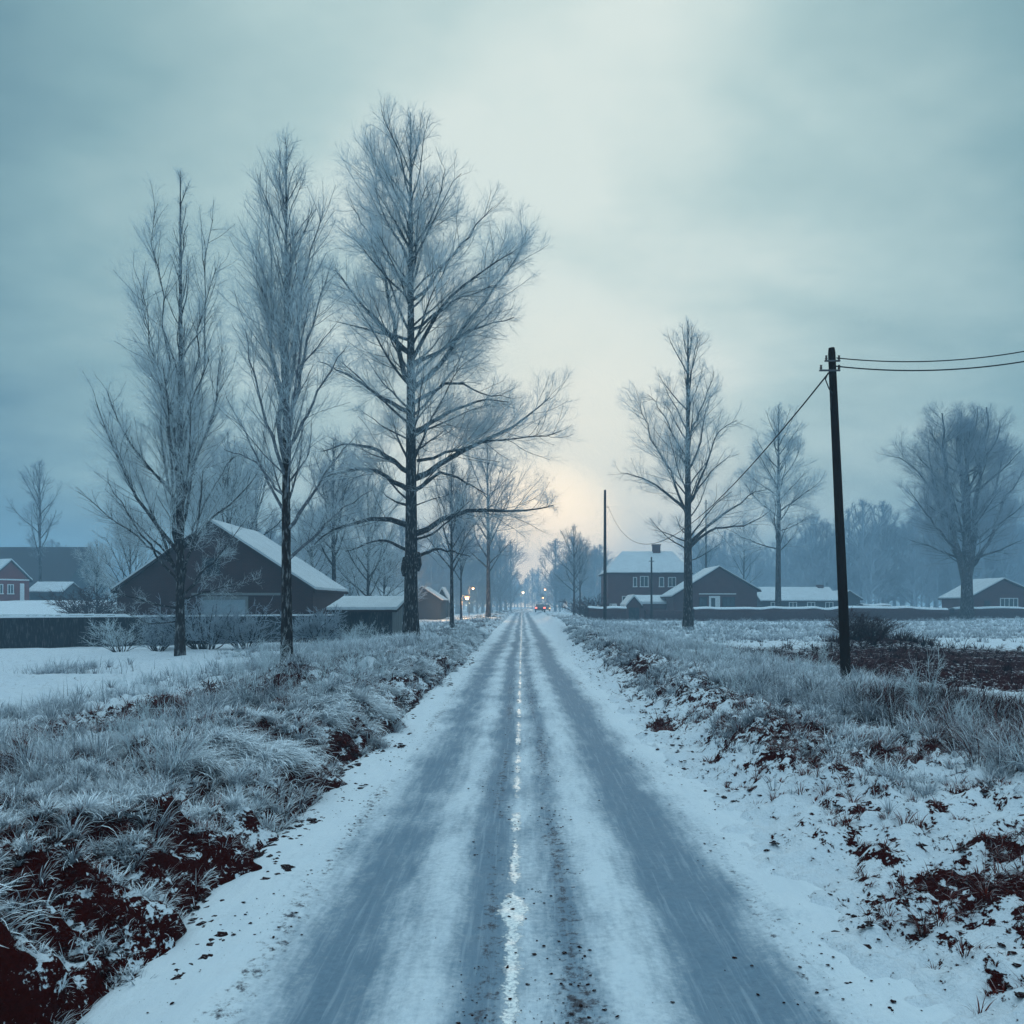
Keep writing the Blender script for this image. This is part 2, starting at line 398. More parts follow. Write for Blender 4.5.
# ------------------------------------------------------------------ clods of soil lying on snow and road
def clods(n, sampler, smin, smax, seed):
    r = np.random.default_rng(seed)
    base = np.array([(1, 0, 0), (-1, 0, 0), (0, 1, 0), (0, -1, 0), (0, 0, 1), (0, 0, -.6), (.6, .6, .45), (-.6, .6, .4), (.6, -.6, .4), (-.6, -.6, .45)])
    tri = []
    def f(a, b, c): tri.append((a, b, c))
    for (a, b, m_) in ((0, 2, 6), (2, 1, 7), (1, 3, 9), (3, 0, 8)):
        f(a, b, m_); f(b, 4, m_); f(4, a, m_); f(b, a, 5)
    tri = np.array(tri); P = sampler(r, n); n = len(P)
    s = smin + (smax - smin) * r.random(n) ** 3
    B = base[None] * s[:, None, None] * (1 + .5 * (r.random((n, 10, 1)) - .5)) * np.array([1, 1, .42]) * (.6 + .8 * r.random((n, 1, 3)))
    a = r.random(n) * 6.28; c, si = np.cos(a)[:, None], np.sin(a)[:, None]
    B = np.stack([B[..., 0] * c - B[..., 1] * si, B[..., 0] * si + B[..., 1] * c, B[..., 2]], -1) + P[:, None]
    return B.reshape(-1, 3), (tri[None] + (np.arange(n) * 10)[:, None, None]).reshape(-1, 3)
def samp_road(r, n):
    y = 3 + 40 * r.random(n) ** 1.8
    k = r.random(n)
    x = np.where(k < .33, .22 + .17 * r.standard_normal(n), np.where(k < .55, -.27 + .14 * r.standard_normal(n), np.where(k < .78, -1.62 + .16 * r.standard_normal(n), 1.68 + .25 * r.standard_normal(n))))
    keep = fbm(x * 2, y * 1.2, 81, 3) > .47; x, y = x[keep], y[keep]
    return np.stack([x, y, road_z(x, y) + .004], -1)
def samp_verge(r, n):
    y = 3 + 30 * r.random(n) ** 2; k = r.random(n) < .62
    x = np.where(k, 1.7 + 3.2 * r.random(n), -1.85 - 1.0 * r.random(n))
    keep = fbm(x * 1.4, y * 1.4, 83, 3) > .46; x, y = x[keep], y[keep]
    return np.stack([x, y, ground_z(x, y) + .006], -1)
def samp_bank(r, n):
    y = 3 + 30 * r.random(n) ** 1.6; x = bank_edge_l(y) + .12 - 1.3 * r.random(n) ** 1.6
    keep = fbm(x * 1.8, y * 1.8, 85, 3) > .42; x, y = x[keep], y[keep]
    return np.stack([x, y, np.maximum(ground_z(x, y), -.0) + .008], -1)
v3, f3 = clods(9000, samp_bank, .006, .05, 6)
v1, f1 = clods(7000, samp_road, .002, .014, 3); v2, f2 = clods(12000, samp_verge, .004, .036, 4)
tag(link('soil_clods', mesh_np('soil_clods', np.concatenate([v1, v2, v3]), np.concatenate([f1, f2 + len(v1), f3 + len(v1) + len(v2)]), M['soil'])), 'crumbs of dark soil scattered over road and verge', 'soil crumbs', None, 'stuff')

# ------------------------------------------------------------------ grass
class Grass:
    def __init__(s): s.V = []; s.A = []; s.n = 0; s.F = []
    def blades(s, P, az, ln, lean, droop, w, frost, r):
        n = len(P); K = 4
        V = np.zeros((n, K + 1, 2, 3)); A = np.zeros((n, K + 1, 2))
        p = P.copy(); th = lean.copy()
        side = np.stack([-np.sin(az), np.cos(az), 0 * az], -1)
        tw = r.random(n) * 3.14
        side = side * np.cos(tw)[:, None] * .7 + side * .3
        wid = [1, .95, .8, .5, .12]
        for k in range(K + 1):
            V[:, k, 0] = p - side * (w * wid[k] * .5)[:, None]; V[:, k, 1] = p + side * (w * wid[k] * .5)[:, None] + np.array([0, 0, .3])[None] * (w * wid[k] * .5)[:, None]
            A[:, k, :] = np.clip(frost * (.22 + 1.0 * k / K), 0, 1)[:, None]
            d = np.stack([np.cos(az) * np.sin(th), np.sin(az) * np.sin(th), np.cos(th)], -1)
            p = p + d * (ln / K)[:, None]; th = th + droop / K
        b = (np.arange(n) * (2 * (K + 1)))[:, None]
        f = np.concatenate([np.stack([b[:, 0] + 2 * k, b[:, 0] + 2 * k + 1, b[:, 0] + 2 * k + 3, b[:, 0] + 2 * k + 2], -1) for k in range(K)])
        s.F.append(f + s.n); s.V.append(V.reshape(-1, 3)); s.A.append(A.ravel()); s.n += n * 2 * (K + 1)
    def build(s, name, mat): return link(name, mesh_np(name, np.concatenate(s.V), np.concatenate(s.F), mat, {'frost': np.concatenate(s.A)}))

def inner_r(y): return 3.0 + 9 / np.maximum(y, 4) + .7 * (vnoise(y * .4, 0 * y, 91) - .5)
def in_view(x, y): return np.abs(x + .012 * y) < y * .68 + .8
def grass_zone(x, y):
    """0..1 density of frosted verge grass"""
    xr = x - road_x(y); el = bank_edge_l(y)
    n = fbm(x * .8, y * .8, 93, 3)
    corner = 1 - .88 * (1 - S(5.5, 8.5, y)) * (1 - S(1.0, 2.2, el - xr))
    gap = 1 - .95 * S(.485, .55, fbm(x * .9 + 7, y * .9, 151, 3)) * (1 - S(16, 30, y))
    l = .82 * S(.45, 1.0, el - xr) * corner * gap * (1 - S(7.2, 9.4, -xr + 1.6 * (n - .5))) * (.35 + .65 * S(.36, .55, n))
    r_ = S(0, .8, xr - inner_r(y)) * (1 - S(6.3, 7.8, xr + 2.0 * (n - .5)) * (1 - S(40, 44, y))) * (.3 + .7 * S(.33, .55, n))
    far = S(36, 42, y) * (1 - S(70, 78, y)) * S(3, 4, xr) * (1 - S(40, 60, xr)) * S(.42, .56, fbm(x * .05, y * .22, 95, 3)) * .9
    pl = np.exp(-(((x + 12.6) / 1.3) ** 2 + ((y - 22.3) / .9) ** 2)) * 1.0
    fl = S(26, 34, y) * (1 - S(60, 90, y)) * S(3, 6, -xr) * (1 - S(9.5, 12, -xr)) * .6
    return np.maximum.reduce([l, np.maximum(r_, far), pl, fl])

G = Grass(); r = np.random.default_rng(17)
# tufts: blades radiating from a common root
def tufts(n, yr, pw, blades_n, lmul, wmul, G, zone, seed, fro=(.45, 1.0), xr=None):
    r = np.random.default_rng(seed)
    y = yr[0] + (yr[1] - yr[0]) * r.random(n) ** pw
    x = (r.random(n) * 2 - 1) * (y * .68 + .8) if xr is None else xr[0] + (xr[1] - xr[0]) * r.random(n)
    keep = (r.random(n) < zone(x, y)) & in_view(x, y); x, y = x[keep], y[keep]; n = len(x)
    z = ground_z(x, y)
    size = (.20 + .34 * r.random(n) ** 1.6) * lmul * np.where(x < 0, np.clip(y / 7.5, .5, 1), 1); fr = fro[0] + (fro[1] - fro[0]) * fbm(x * .5, y * .5, 97, 3) + .15 * (r.random(n) - .5)
    wind = 6.28 * fbm(x * .25, y * .25, 98, 2) * 2
    m = np.maximum(6, (blades_n * (.5 + r.random(n))).astype(int)); idx = np.repeat(np.arange(n), m); k = len(idx)
    az = r.random(k) * 6.28; bias = r.random(k) < .3; az = np.where(bias, wind[idx] + .7 * r.standard_normal(k), az)
    rad = size[idx] * .22 * np.sqrt(r.random(k))
    P = np.stack([x[idx] + rad * np.cos(az), y[idx] + rad * np.sin(az), z[idx] - .02], -1)
    ln = size[idx] * (.55 + .7 * r.random(k)); lean = .12 + .55 * r.random(k); droop = .5 + 1.5 * r.random(k)
    w = (.0045 + .004 * r.random(k)) * wmul * np.clip(y[idx] / 7, 1, 8) ** .75
    G.blades(P, az, ln, lean, droop, w, np.clip(fr[idx] + .25 * (r.random(k) - .5), .1, 1.05), r)
tufts(5200, (3.2, 13), 1.0, 66, .92, 1.25, G, grass_zone, 1)
tufts(11000, (12, 34), 1.15, 28, .95, 1.3, G, grass_zone, 2)
tufts(20000, (32, 110), 1.5, 12, 1.05, 1.6, G, grass_zone, 3)
def lip_zone(x, y): d = bank_edge_l(y) - x; return S(.3, .5, d) * (1 - S(.9, 1.5, d)) * S(.47, .60, fbm(x * 1.6, y * 1.6, 191, 3)) * (.12 + .88 * S(4.5, 7.5, y))
r = np.random.default_rng(61)
def lip_tufts(n, y0, y1, m, wm, G):
    y = y0 + (y1 - y0) * r.random(n); x = bank_edge_l(y) - 1.6 * r.random(n); kp = r.random(n) < lip_zone(x, y); x, y = x[kp], y[kp]; n = len(x)
    idx = np.repeat(np.arange(n), m); k = len(idx); az = .6 * r.standard_normal(n)[idx] + .55 * r.standard_normal(k); sz = ((.22 + .26 * r.random(n)) * np.clip(y / 8, .55, 1))[idx]
    P = np.stack([x[idx] + .07 * r.standard_normal(k), y[idx] + .07 * r.standard_normal(k), 0 * az], -1); P[:, 2] = ground_z(P[:, 0], P[:, 1]) - .015
    G.blades(P, az, sz * (.6 + .6 * r.random(k)), .5 + .5 * r.random(k), 1.1 + .9 * r.random(k), (.006 + .005 * r.random(k)) * wm * np.clip(y[idx] / 7, 1, 8) ** .75, .75 + .35 * r.random(k), r)
def face_zone(x, y): d = bank_edge_l(y) - x; return S(.02, .15, d) * (1 - S(1.3, 2.2, d)) * (.35 + .65 * S(.42, .58, fbm(x * 2.3, y * 2.3, 193, 3)))
def shoulder_zone(x, y): return S(2.3, 2.9, x) * (1 - S(3.9, 4.7, x)) * S(6, 9, y) * S(.42, .58, fbm(x * 1.5, y * 1.5, 194, 3))
def stalk_zone(x, y): return grass_zone(x, y) * S(.45, .6, fbm(x * .7, y * .7, 195, 3))
tufts(6000, (3.0, 14), 1.0, 44, .42, 1.35, G, face_zone, 62, (.6, 1.15), (-4.6, -1.6))
def corner_zone(x, y): d = bank_edge_l(y) - x; return S(.05, .2, d) * (1 - S(2.4, 3.4, d)) * (1 - S(6, 9, y)) * (.3 + .7 * S(.45, .6, fbm(x * 3.1, y * 3.1, 196, 3)))
tufts(3600, (3.0, 9), 1.0, 44, .5, 1.2, G, corner_zone, 65, (.7, 1.2), (-6, -1.7))
tufts(2400, (14, 50), 1.2, 20, .7, 1.3, G, face_zone, 63, (.55, 1.1), (-4.6, -1.6))
tufts(5200, (6, 50), 1.5, 26, .62, 1.3, G, shoulder_zone, 64, (.35, 1.05), (2.2, 4.9))
lip_tufts(1500, 3.2, 14, 60, 1.3, G); lip_tufts(1800, 14, 45, 24, 1.3, G)
# scattered upright blades between
def scatter(n, yr, pw, G, zone, seed, lm, wm, fro):
    r = np.random.default_rng(seed)
    y = yr[0] + (yr[1] - yr[0]) * r.random(n) ** pw; x = (r.random(n) * 2 - 1) * (y * .68 + .8)
    keep = (r.random(n) < zone(x, y)) & in_view(x, y); x, y = x[keep], y[keep]; k = len(x)
    P = np.stack([x, y, ground_z(x, y) - .02], -1)
    G.blades(P, r.random(k) * 6.28, (.18 + .35 * r.random(k)) * lm, .05 + .4 * r.random(k), .2 + 1.0 * r.random(k), (.004 + .003 * r.random(k)) * wm * np.clip(y / 7, 1, 8) ** .75, fro[0] + (fro[1] - fro[0]) * r.random(k), r)
scatter(110000, (3.5, 30), 1.0, G, grass_zone, 5, 1.0, 1.1, (.25, 1.0))
scatter(5000, (5, 30), 1.0, G, stalk_zone, 6, 1.75, .95, (.6, 1.05))
tag(G.build('frosted_grass', M['grass']), 'frosted tussock grass lining both verges', 'grass', None, 'stuff')

# brown tufts: short unfrosted grass in the bare soil and through the snow
def brown_zone(x, y):
    s = soil_mask(x, y); xr = x - road_x(y)
    z = .75 * S(.25, .6, s) + .42 * S(1.9, 2.8, xr) * (1 - S(8, 10, xr)) * S(.5, .62, fbm(x * 1.7, y * 1.7, 99, 3))
    return np.clip(z + .22 * S(.2, .6, bank_edge_l(y) - xr) * (1 - S(6, 8, -xr)), 0, 1)
B = Grass()
tufts(13000, (3.0, 13), 1.0, 20, .34, 1.25, B, brown_zone, 11, (.15, 1.0))
tufts(9000, (13, 40), 1.1, 12, .62, 1.3, B, brown_zone, 12, (.0, .34))
def red_zone(x, y): return S(4.4, 5.4, x) * (1 - S(7, 8, x)) * S(7, 8.5, y) * (1 - S(12, 14, y)) * S(.4, .55, fbm(x * 1.3, y * 1.3, 197, 3))
tufts(2600, (7, 14), 1.0, 40, 1.05, 1.2, B, red_zone, 14, (.0, .6), (4.2, 8))
r = np.random.default_rng(44)
def mound_zone(x, y): return np.exp(-(((x - 14.6) / 2.0) ** 2 + ((y - 33.0) / 1.6) ** 2))
tufts(900, (29, 37), 1.0, 16, 1.5, 1.5, B, mound_zone, 13, (.0, .35), (10, 19))
tag(B.build('brown_grass', M['brown']), 'withered brown grass poking from bare soil and snow', 'grass', None, 'stuff')

# ------------------------------------------------------------------ trees
def norm(v): return v / np.maximum(np.linalg.norm(v, axis=-1, keepdims=True), 1e-9)

def grow(P, D, L, K, wander, up, r):
    n = len(P); pts = np.zeros((n, K + 1, 3)); pts[:, 0] = P; d = norm(D.copy())
    for k in range(K):
        d = norm(d + wander * r.standard_normal((n, 3)) + np.array([0, 0, 1.0]) * (up if np.isscalar(up) else up[:, None]))
        pts[:, k + 1] = pts[:, k] + d * (L / K)[:, None]
    return pts

def tubes(pts, r0, r1, sides):
    n, k1, _ = pts.shape
    T = np.zeros_like(pts); T[:, 1:-1] = pts[:, 2:] - pts[:, :-2]; T[:, 0] = pts[:, 1] - pts[:, 0]; T[:, -1] = pts[:, -1] - pts[:, -2]
    T = norm(T); ref = np.where(np.abs(T[:, :1, 2:3]) > .8, np.array([1., .2, 0]), np.array([.1, .2, 1.])) * np.ones((n, k1, 1))
    U = norm(np.cross(T, ref)); W = np.cross(T, U)
    t = np.linspace(0, 1, k1)[None]; rad = r0[:, None] * (1 - t) + r1[:, None] * t if np.ndim(r0) == 1 else r0
    a = np.arange(sides) * 2 * np.pi / sides
    V = pts[:, :, None] + rad[:, :, None, None] * (np.cos(a)[None, None, :, None] * U[:, :, None] + np.sin(a)[None, None, :, None] * W[:, :, None])
    i = np.arange(n * k1 * sides).reshape(n, k1, sides); j = np.roll(i, -1, 2)
    Fc = np.stack([i[:, :-1], j[:, :-1], j[:, 1:], i[:, 1:]], -1).reshape(-1, 4)
    return V.reshape(-1, 3), Fc

def children(pts, L, rad, per, t0, t1, ang, angsd, r, taper=True):
    n, k1, _ = pts.shape
    m = np.maximum(0, np.round(per + .5 * r.standard_normal(n) * np.sqrt(np.maximum(per, .1)) * .5)).astype(int)
    idx = np.repeat(np.arange(n), m); k = len(idx)
    t = t0 + (t1 - t0) * r.random(k); f = t * (k1 - 1); i0 = np.minimum(f.astype(int), k1 - 2); w = (f - i0)[:, None]
    p = pts[idx, i0] * (1 - w) + pts[idx, i0 + 1] * w; tan = norm(pts[idx, i0 + 1] - pts[idx, i0])
    q = r.standard_normal((k, 3)); q = norm(q - (q * tan).sum(-1, keepdims=True) * tan)
    a = np.radians(ang + angsd * r.standard_normal(k))[:, None]
    return idx, t, p, norm(tan * np.cos(a) + q * np.sin(a))

def polyres(P, K):
    P = np.array(P, float); s = np.r_[0, np.cumsum(np.linalg.norm(np.diff(P, axis=0), axis=1))]
    u = np.linspace(0, s[-1], K + 1); Q = np.stack([np.interp(u, s, P[:, i]) for i in range(3)], -1)
    Q[1:-1] = .25 * Q[:-2] + .5 * Q[1:-1] + .25 * Q[2:]
    return Q, s[-1]

def make_tree(H, r0, seed, crown_from=.3, nprim=40, width=lambda t: .25, elev=lambda t: 40, up1=.03, stems=(), limbs=(), lean=(0, 0), dens=1.0, tw=1.0,
              levels=3, sec=1.0, lsec=.8, sec_ang=38, twig_len=1.0, trunk_top=1.0, bend=.25, fine=1.0, trunk_path=None):
    """returns dict of (V,F) for trunk, branches, crown; local coordinates, base at the origin.
    tw scales twig thickness, twig_len twig length"""
    r = np.random.default_rng(seed); K = 18
    t = np.linspace(0, 1, K + 1)
    wob = np.cumsum(r.standard_normal((K + 1, 2)) * bend * H / 400, 0); wob[0] = 0
    if trunk_path is not None:
        tp, _ = polyres(trunk_path, K)
    else:
        tp = np.stack([lean[0] * t + wob[:, 0], lean[1] * t + wob[:, 1], H * trunk_top * t], -1)
    trad = (r0 * (1 - t) ** .85 * .92 + .012 * tw + r0 * .35 * np.exp(-t * H / .7))
    tp[0, 2] = -.12
    out_tr = [tubes(tp[None], trad[None], None, 12)]
    K1 = 10
    P1, L1, R1, PTS1 = [], [], [], []
    for st in list(stems) + list(limbs):                      # explicit polylines (local coordinates), radius at start
        q, l = polyres(st[0], K1); q[1:] += r.standard_normal((K1, 3)) * l * .008
        PTS1.append(q); L1.append(l); R1.append(st[1])
    ne = len(PTS1)
    tt = crown_from + (1 - crown_from) * ((np.arange(nprim) + r.random(nprim)) / nprim) ** .95 * .985
    azs = np.arange(nprim) * 2.39996 + r.random(nprim) * .9
    i0 = np.minimum((tt * K).astype(int), K - 1); w = (tt * K - i0)[:, None]
    pp = tp[i0] * (1 - w) + tp[i0 + 1] * w
    e = np.radians(np.array([elev(x) for x in tt]) + 8 * r.standard_normal(nprim))
    dd = np.stack([np.cos(azs) * np.cos(e), np.sin(azs) * np.cos(e), np.sin(e)], -1)
    ll = np.array([width(x) for x in tt]) * H * (.72 + .5 * r.random(nprim)) / np.maximum(np.cos(e), .32)
    ll = np.minimum(ll, .42 * H); ll = np.minimum(ll, np.maximum(.35, (H * trunk_top * .985 - pp[:, 2]) / np.clip(np.sin(e) + 4 * up1, .35, 1)))
    rr = np.minimum(trad[i0] * .55, .012 * tw + ll * .012)
    q = grow(pp, dd, ll, K1, .09, up1, r)
    A = np.concatenate([np.array(PTS1).reshape(-1, K1 + 1, 3), q]); L = np.concatenate([np.array(L1), ll]); RR = np.concatenate([np.array(R1), rr])
    out_br = [tubes(A, RR, RR * .12 + .004 * tw, 6)]
    # second order
    idx, t2, p2, d2 = children(A, L, RR, np.clip(L * 3.6 * dens, 5, 46), .2, 1.0, sec_ang, 12, r)
    l2 = (.24 + .38 * (1 - t2)) * L[idx] * (.5 + .75 * r.random(len(idx))); l2 = np.clip(l2, .35, 3.8) * sec
    l2 = np.where(idx < ne, l2 * lsec, l2); l2 = np.minimum(l2, np.maximum(.3, .75 * (H - p2[:, 2])))
    r2 = np.minimum(RR[idx] * .5, .0040 * tw + .0045 * l2)
    q2 = grow(p2, d2, l2, 6, .11, .05, r); out_br.append(tubes(q2, r2, r2 * .25 + .003 * tw, 4))
    # third order
    idx, t3, p3, d3 = children(q2, l2, r2, np.clip(l2 * 6.5 * dens, 4, 22), .12, 1.0, 38, 14, r)
    l3 = (.22 + .5 * (1 - t3)) * l2[idx] * (.5 + .8 * r.random(len(idx))); l3 = np.clip(l3, .28, 1.35) * twig_len
    r3 = .0032 * tw + .0020 * l3; q3 = grow(p3, d3, l3, 4, .13, .06, r)
    out_cr = [tubes(q3, r3, r3 * .45, 3)]
    if levels > 2:
        idx, t4, p4, d4 = children(q3, l3, r3, np.clip(l3 * 8 * fine, 2, 10), .1, 1.0, 36, 14, r)
        l4 = np.clip((.32 + .4 * (1 - t4)) * l3[idx] * (.5 + .8 * r.random(len(idx))), .2, .8) * twig_len
        q4 = grow(p4, d4, l4, 2, .14, .05, r); r4 = np.full(len(l4), .0030 * tw); out_cr.append(tubes(q4, r4, r4 * .5, 3))
    print('tree', seed, 'twigs', len(l3), len(l4) if levels > 2 else 0)
    def cat(lst):
        vs, fs, n = [], [], 0
        for v, f in lst: vs.append(v); fs.append(f + n); n += len(v)
        return np.concatenate(vs), np.concatenate(fs)
    return dict(trunk=cat(out_tr), branches=cat(out_br), crown=cat(out_cr))

MESHES = {}
def tree_meshes(key, tr, twig='twig', bark='bark', limb='limb'):
    MESHES[key] = dict(trunk=mesh_np('trunk', *tr['trunk'], M[bark], smooth=True), branches=mesh_np('branches', *tr['branches'], M[limb], smooth=True), crown=mesh_np('crown', *tr['crown'], M[twig]))
def put_tree(key, loc, label, name='bare_tree', group=None, rz=0., s=1., cat='tree', sx=1.):
    o = thing(name, loc, label, cat, group, rz); o.scale = (s * sx, s * sx, s)
    for part, me in MESHES[key].items(): link(part, me, o)
    return o
def loc_px(px, D, dz=0): 
    x = (px - VX) * D / F
    return (x, D, float(ground_z(np.array([x]), np.array([D]))[0]) + dz)

def limbs_px(base, D, lst, seed, spread=.45):
    """limbs traced as picture polylines, given their own depth"""
    r = np.random.default_rng(seed); out = []
    for pl, rad in lst:
        p = np.array([at(x, y, D) for x, y in pl]) - np.array(base)
        lat = np.abs(p[:, 0] - p[0, 0]); side = r.choice([-1, 1]) * (.3 + .7 * r.random()) * spread
        p[:, 1] += lat * side
        k = (D + p[:, 1]) / D; p[:, 0] = (p[:, 0] + base[0]) * k - base[0]; p[:, 2] = (p[:, 2] + base[2] - HC) * k + HC - base[2]
        if p[0, 2] > .5 and lat[-1] > .8: p = np.concatenate([[[p[0, 0] * .1, p[0, 1] * .2, p[0, 2] - .25 * abs(p[0, 0])]], p])
        out.append((p, rad))
    return out

# --- the great tree by the road
D = 39.; b = loc_px(411, D); big = [
    ([(419, 533), (447, 515), (488, 509), (523, 513), (554, 505)], .16), ([(421, 556), (434, 548), (452, 551), (470, 556)], .10), ([(418, 478), (452, 456), (488, 438), (539, 411), (549, 398)], .16),
    ([(470, 446), (513, 438), (545, 436), (564, 432)], .08), ([(418, 490), (442, 470), (462, 481), (488, 495)], .11), ([(417, 431), (442, 416), (475, 400), (508, 402)], .12),
    ([(417, 403), (452, 379), (478, 393), (500, 396)], .10), ([(416, 388), (442, 363), (455, 340), (485, 300), (526, 242)], .13), ([(406, 525), (389, 518), (361, 520), (335, 530), (315, 543)], .15),
    ([(406, 551), (384, 538), (361, 546), (345, 552)], .09), ([(406, 490), (381, 472), (356, 468), (323, 478)], .14), ([(406, 472), (376, 447), (348, 443), (323, 452)], .14),
    ([(406, 411), (368, 388), (340, 370), (318, 360)], .12), ([(409, 383), (399, 355), (389, 293), (381, 258), (356, 240)], .15), ([(406, 505), (391, 500), (382, 492)], .08),
    ([(404, 352), (361, 306), (335, 268)], .12), ([(415, 360), (442, 306), (472, 278), (511, 253)], .12), ([(416, 366), (450, 344), (472, 329), (515, 318)], .10),
    ([(412, 252), (394, 222), (386, 202)], .07), ([(414, 262), (442, 202), (460, 174)], .07), ([(415, 300), (440, 270), (480, 225), (492, 205)], .08), ([(411, 290), (375, 245), (352, 205)], .08),
    ([(416, 540), (440, 530), (470, 500)], .07), ([(412, 330), (455, 300), (500, 285)], .08), ([(410, 340), (370, 330), (335, 320)], .08)]
tr = make_tree(25.6, .36, 101, .24, 60, width=lambda t: .18 * (1 - t) ** .62 * (.55 + .45 * min(1, (t - .2) * 4)) + .012, elev=lambda t: 12 + 58 * t, up1=.035,
               limbs=limbs_px(b, D, big, 5), dens=1.0, tw=1.1, twig_len=1.15, fine=1.2, sec=.95, bend=.1)
mb = MB()
for (px, py, rr) in ((405, 568, .17), (418.5, 563, .20), (408, 560, .16), (415, 571, .15)):
    c = at(px, py, D) - np.array(b); pts = [c + np.array([0, -.25, -.42]), c + np.array([0, -.28, -.1]), c + np.array([0, -.25, .12]), c + np.array([0, -.1, .5])]
    mb.tube(pts, [.08, rr, rr * .85, .1], 8)
v0, f0 = tr['trunk']
bv = np.array(mb.v); bf = np.array([f for f in mb.f if len(f) == 4])
tr['trunk'] = (np.concatenate([v0, bv]), np.concatenate([f0, bf + len(v0)]))
tree_meshes('great', tr, 'twig_pale')
put_tree('great', b, 'tallest tree, thick dark trunk with burls and wide arching limbs, beside the shed')

# --- the two poplars by the barn
D = 29.6; b = loc_px(180, D); pop = [
    ([(181, 600), (176, 540), (170, 450), (152, 330), (140, 280)], .06), ([(181, 590), (188, 520), (193, 430), (205, 320), (212, 220)], .06), ([(180, 560), (168, 480), (160, 420), (152, 360), (142, 290)], .055),
    ([(181, 500), (172, 420), (158, 300), (153, 210)], .05), ([(182, 480), (190, 400), (204, 300), (216, 268)], .05), ([(179, 570), (150, 545), (110, 520), (78, 490)], .05), ([(180, 600), (215, 560), (245, 520)], .045),
    ([(180, 585), (150, 545), (122, 505), (108, 480)], .05), ([(182, 560), (206, 500), (235, 455)], .05), ([(179, 610), (140, 600), (110, 590)], .04), ([(181, 600), (230, 585), (260, 580)], .04), ([(180, 620), (150, 625), (120, 610)], .03),
    ([(180, 575), (145, 530), (105, 490)], .045)]
tr = make_tree(18.0, .17, 202, .12, 46, width=lambda t: .07 * max(.12, 1 - t * .95) + .010 + .13 * math.exp(-((t - .22) / .11) ** 2), elev=lambda t: 34 + 42 * min(1, t * 1.8), up1=.05, limbs=limbs_px(b, D, pop, 6, .6), dens=1.65, tw=.76, sec_ang=26, twig_len=.95, sec=.66, lsec=.66, bend=.12)
tree_meshes('poplar_a', tr, 'twig_pale')
put_tree('poplar_a', b, 'leftmost tall poplar, thin and pale, before the barn gable, low boughs spreading over the fence', 'poplar_tree')
D = 21.8; b = loc_px(287, D); pop = [
    ([(287, 470), (284, 430), (280, 400), (268, 300), (258, 250)], .085), ([(288, 440), (300, 380), (312, 330), (325, 280)], .07), ([(288, 420), (282, 360), (272, 280), (266, 210)], .06), ([(288, 400), (300, 300), (318, 210)], .06),
    ([(287, 520), (262, 470), (240, 420), (225, 400)], .05), ([(288, 530), (320, 480), (350, 440)], .06), ([(288, 455), (320, 385), (345, 350)], .06), ([(286, 500), (255, 460), (225, 450)], .045), ([(289, 560), (330, 520), (370, 490)], .05), ([(287, 480), (262, 410), (244, 330)], .06)]
tr = make_tree(14.3, .155, 303, .30, 56, width=lambda t: .085 * max(.1, 1 - t) ** .5 + .010, elev=lambda t: 48 + 28 * t, up1=.05, limbs=limbs_px(b, D, pop, 7, .6), dens=1.7, tw=.66, sec_ang=28, twig_len=.95, sec=.8, lsec=.85, bend=.12)
tree_meshes('poplar_b', tr, 'twig_pale', limb='frost_limb')
put_tree('poplar_b', b, 'second tall poplar from the left, dense frosted crown, trunk before the barn roof', 'poplar_tree')

# --- trees on the right
D = 57.; b = loc_px(688, D); rl = [
    ([(689, 544), (702, 530), (727, 513), (752, 494), (765, 489)], .15), ([(690, 549), (712, 527), (742, 528), (768, 512)], .12), ([(685, 508), (663, 490), (643, 478), (620, 473)], .12), ([(685, 541), (666, 533), (652, 530)], .06),
    ([(687, 520), (672, 470), (650, 440), (640, 400)], .10), ([(689, 505), (705, 470), (716, 430), (735, 420)], .10), ([(687, 470), (668, 420), (648, 395)], .08), ([(688, 440), (705, 400), (715, 370)], .08), ([(690, 500), (712, 470), (730, 455)], .08)]
tr = make_tree(22.0, .36, 404, .22, 36, width=lambda t: .16 * (1 - t) ** .7 + .015, elev=lambda t: 22 + 50 * t, up1=.05, limbs=limbs_px(b, D, rl, 8), dens=.95, tw=1.2, sec=.95, bend=.12)
tree_meshes('right_a', tr, 'twig_pale')
put_tree('right_a', b, 'tall bare tree in front of the brick houses, long low limb reaching right')
D = 89.; b = loc_px(778, D)
tr = make_tree(24.0, .36, 505, .30, 40, width=lambda t: .19 * (1 - t) ** .45 + .02, elev=lambda t: 15 + 50 * t, up1=.04, dens=1.0, tw=1.6, bend=.12, fine=1.0)
tree_meshes('right_b', tr, 'twig_pale')
put_tree('right_b', b, 'slim frosted tree standing just behind the snow topped hedge, left of the near pole')
D = 88.; b = loc_px(967, D); st = [
    ([(966, 590), (958, 560), (952, 520), (948, 470), (941, 412)], .42), ([(968, 585), (974, 540), (978, 480), (987, 408)], .40), ([(966, 575), (950, 540), (938, 500), (915, 465), (898, 455)], .25), ([(970, 570), (990, 540), (1005, 500), (1022, 470)], .25),
    ([(953, 530), (935, 490), (928, 440)], .2), ([(976, 520), (995, 490), (1008, 440)], .2), ([(960, 560), (935, 548), (910, 540)], .16), ([(972, 560), (1000, 550), (1022, 540)], .16), ([(965, 520), (960, 470), (962, 410)], .25), ([(975, 470), (998, 440), (1000, 420)], .15), ([(958, 555), (930, 520), (908, 490)], .16), ([(955, 500), (930, 470), (912, 450)], .14), ([(950, 470), (935, 440), (930, 425)], .13), ([(974, 540), (1005, 520), (1024, 505)], .16), ([(978, 490), (1008, 465), (1020, 450)], .14), ([(966, 470), (975, 430), (978, 408)], .14)]
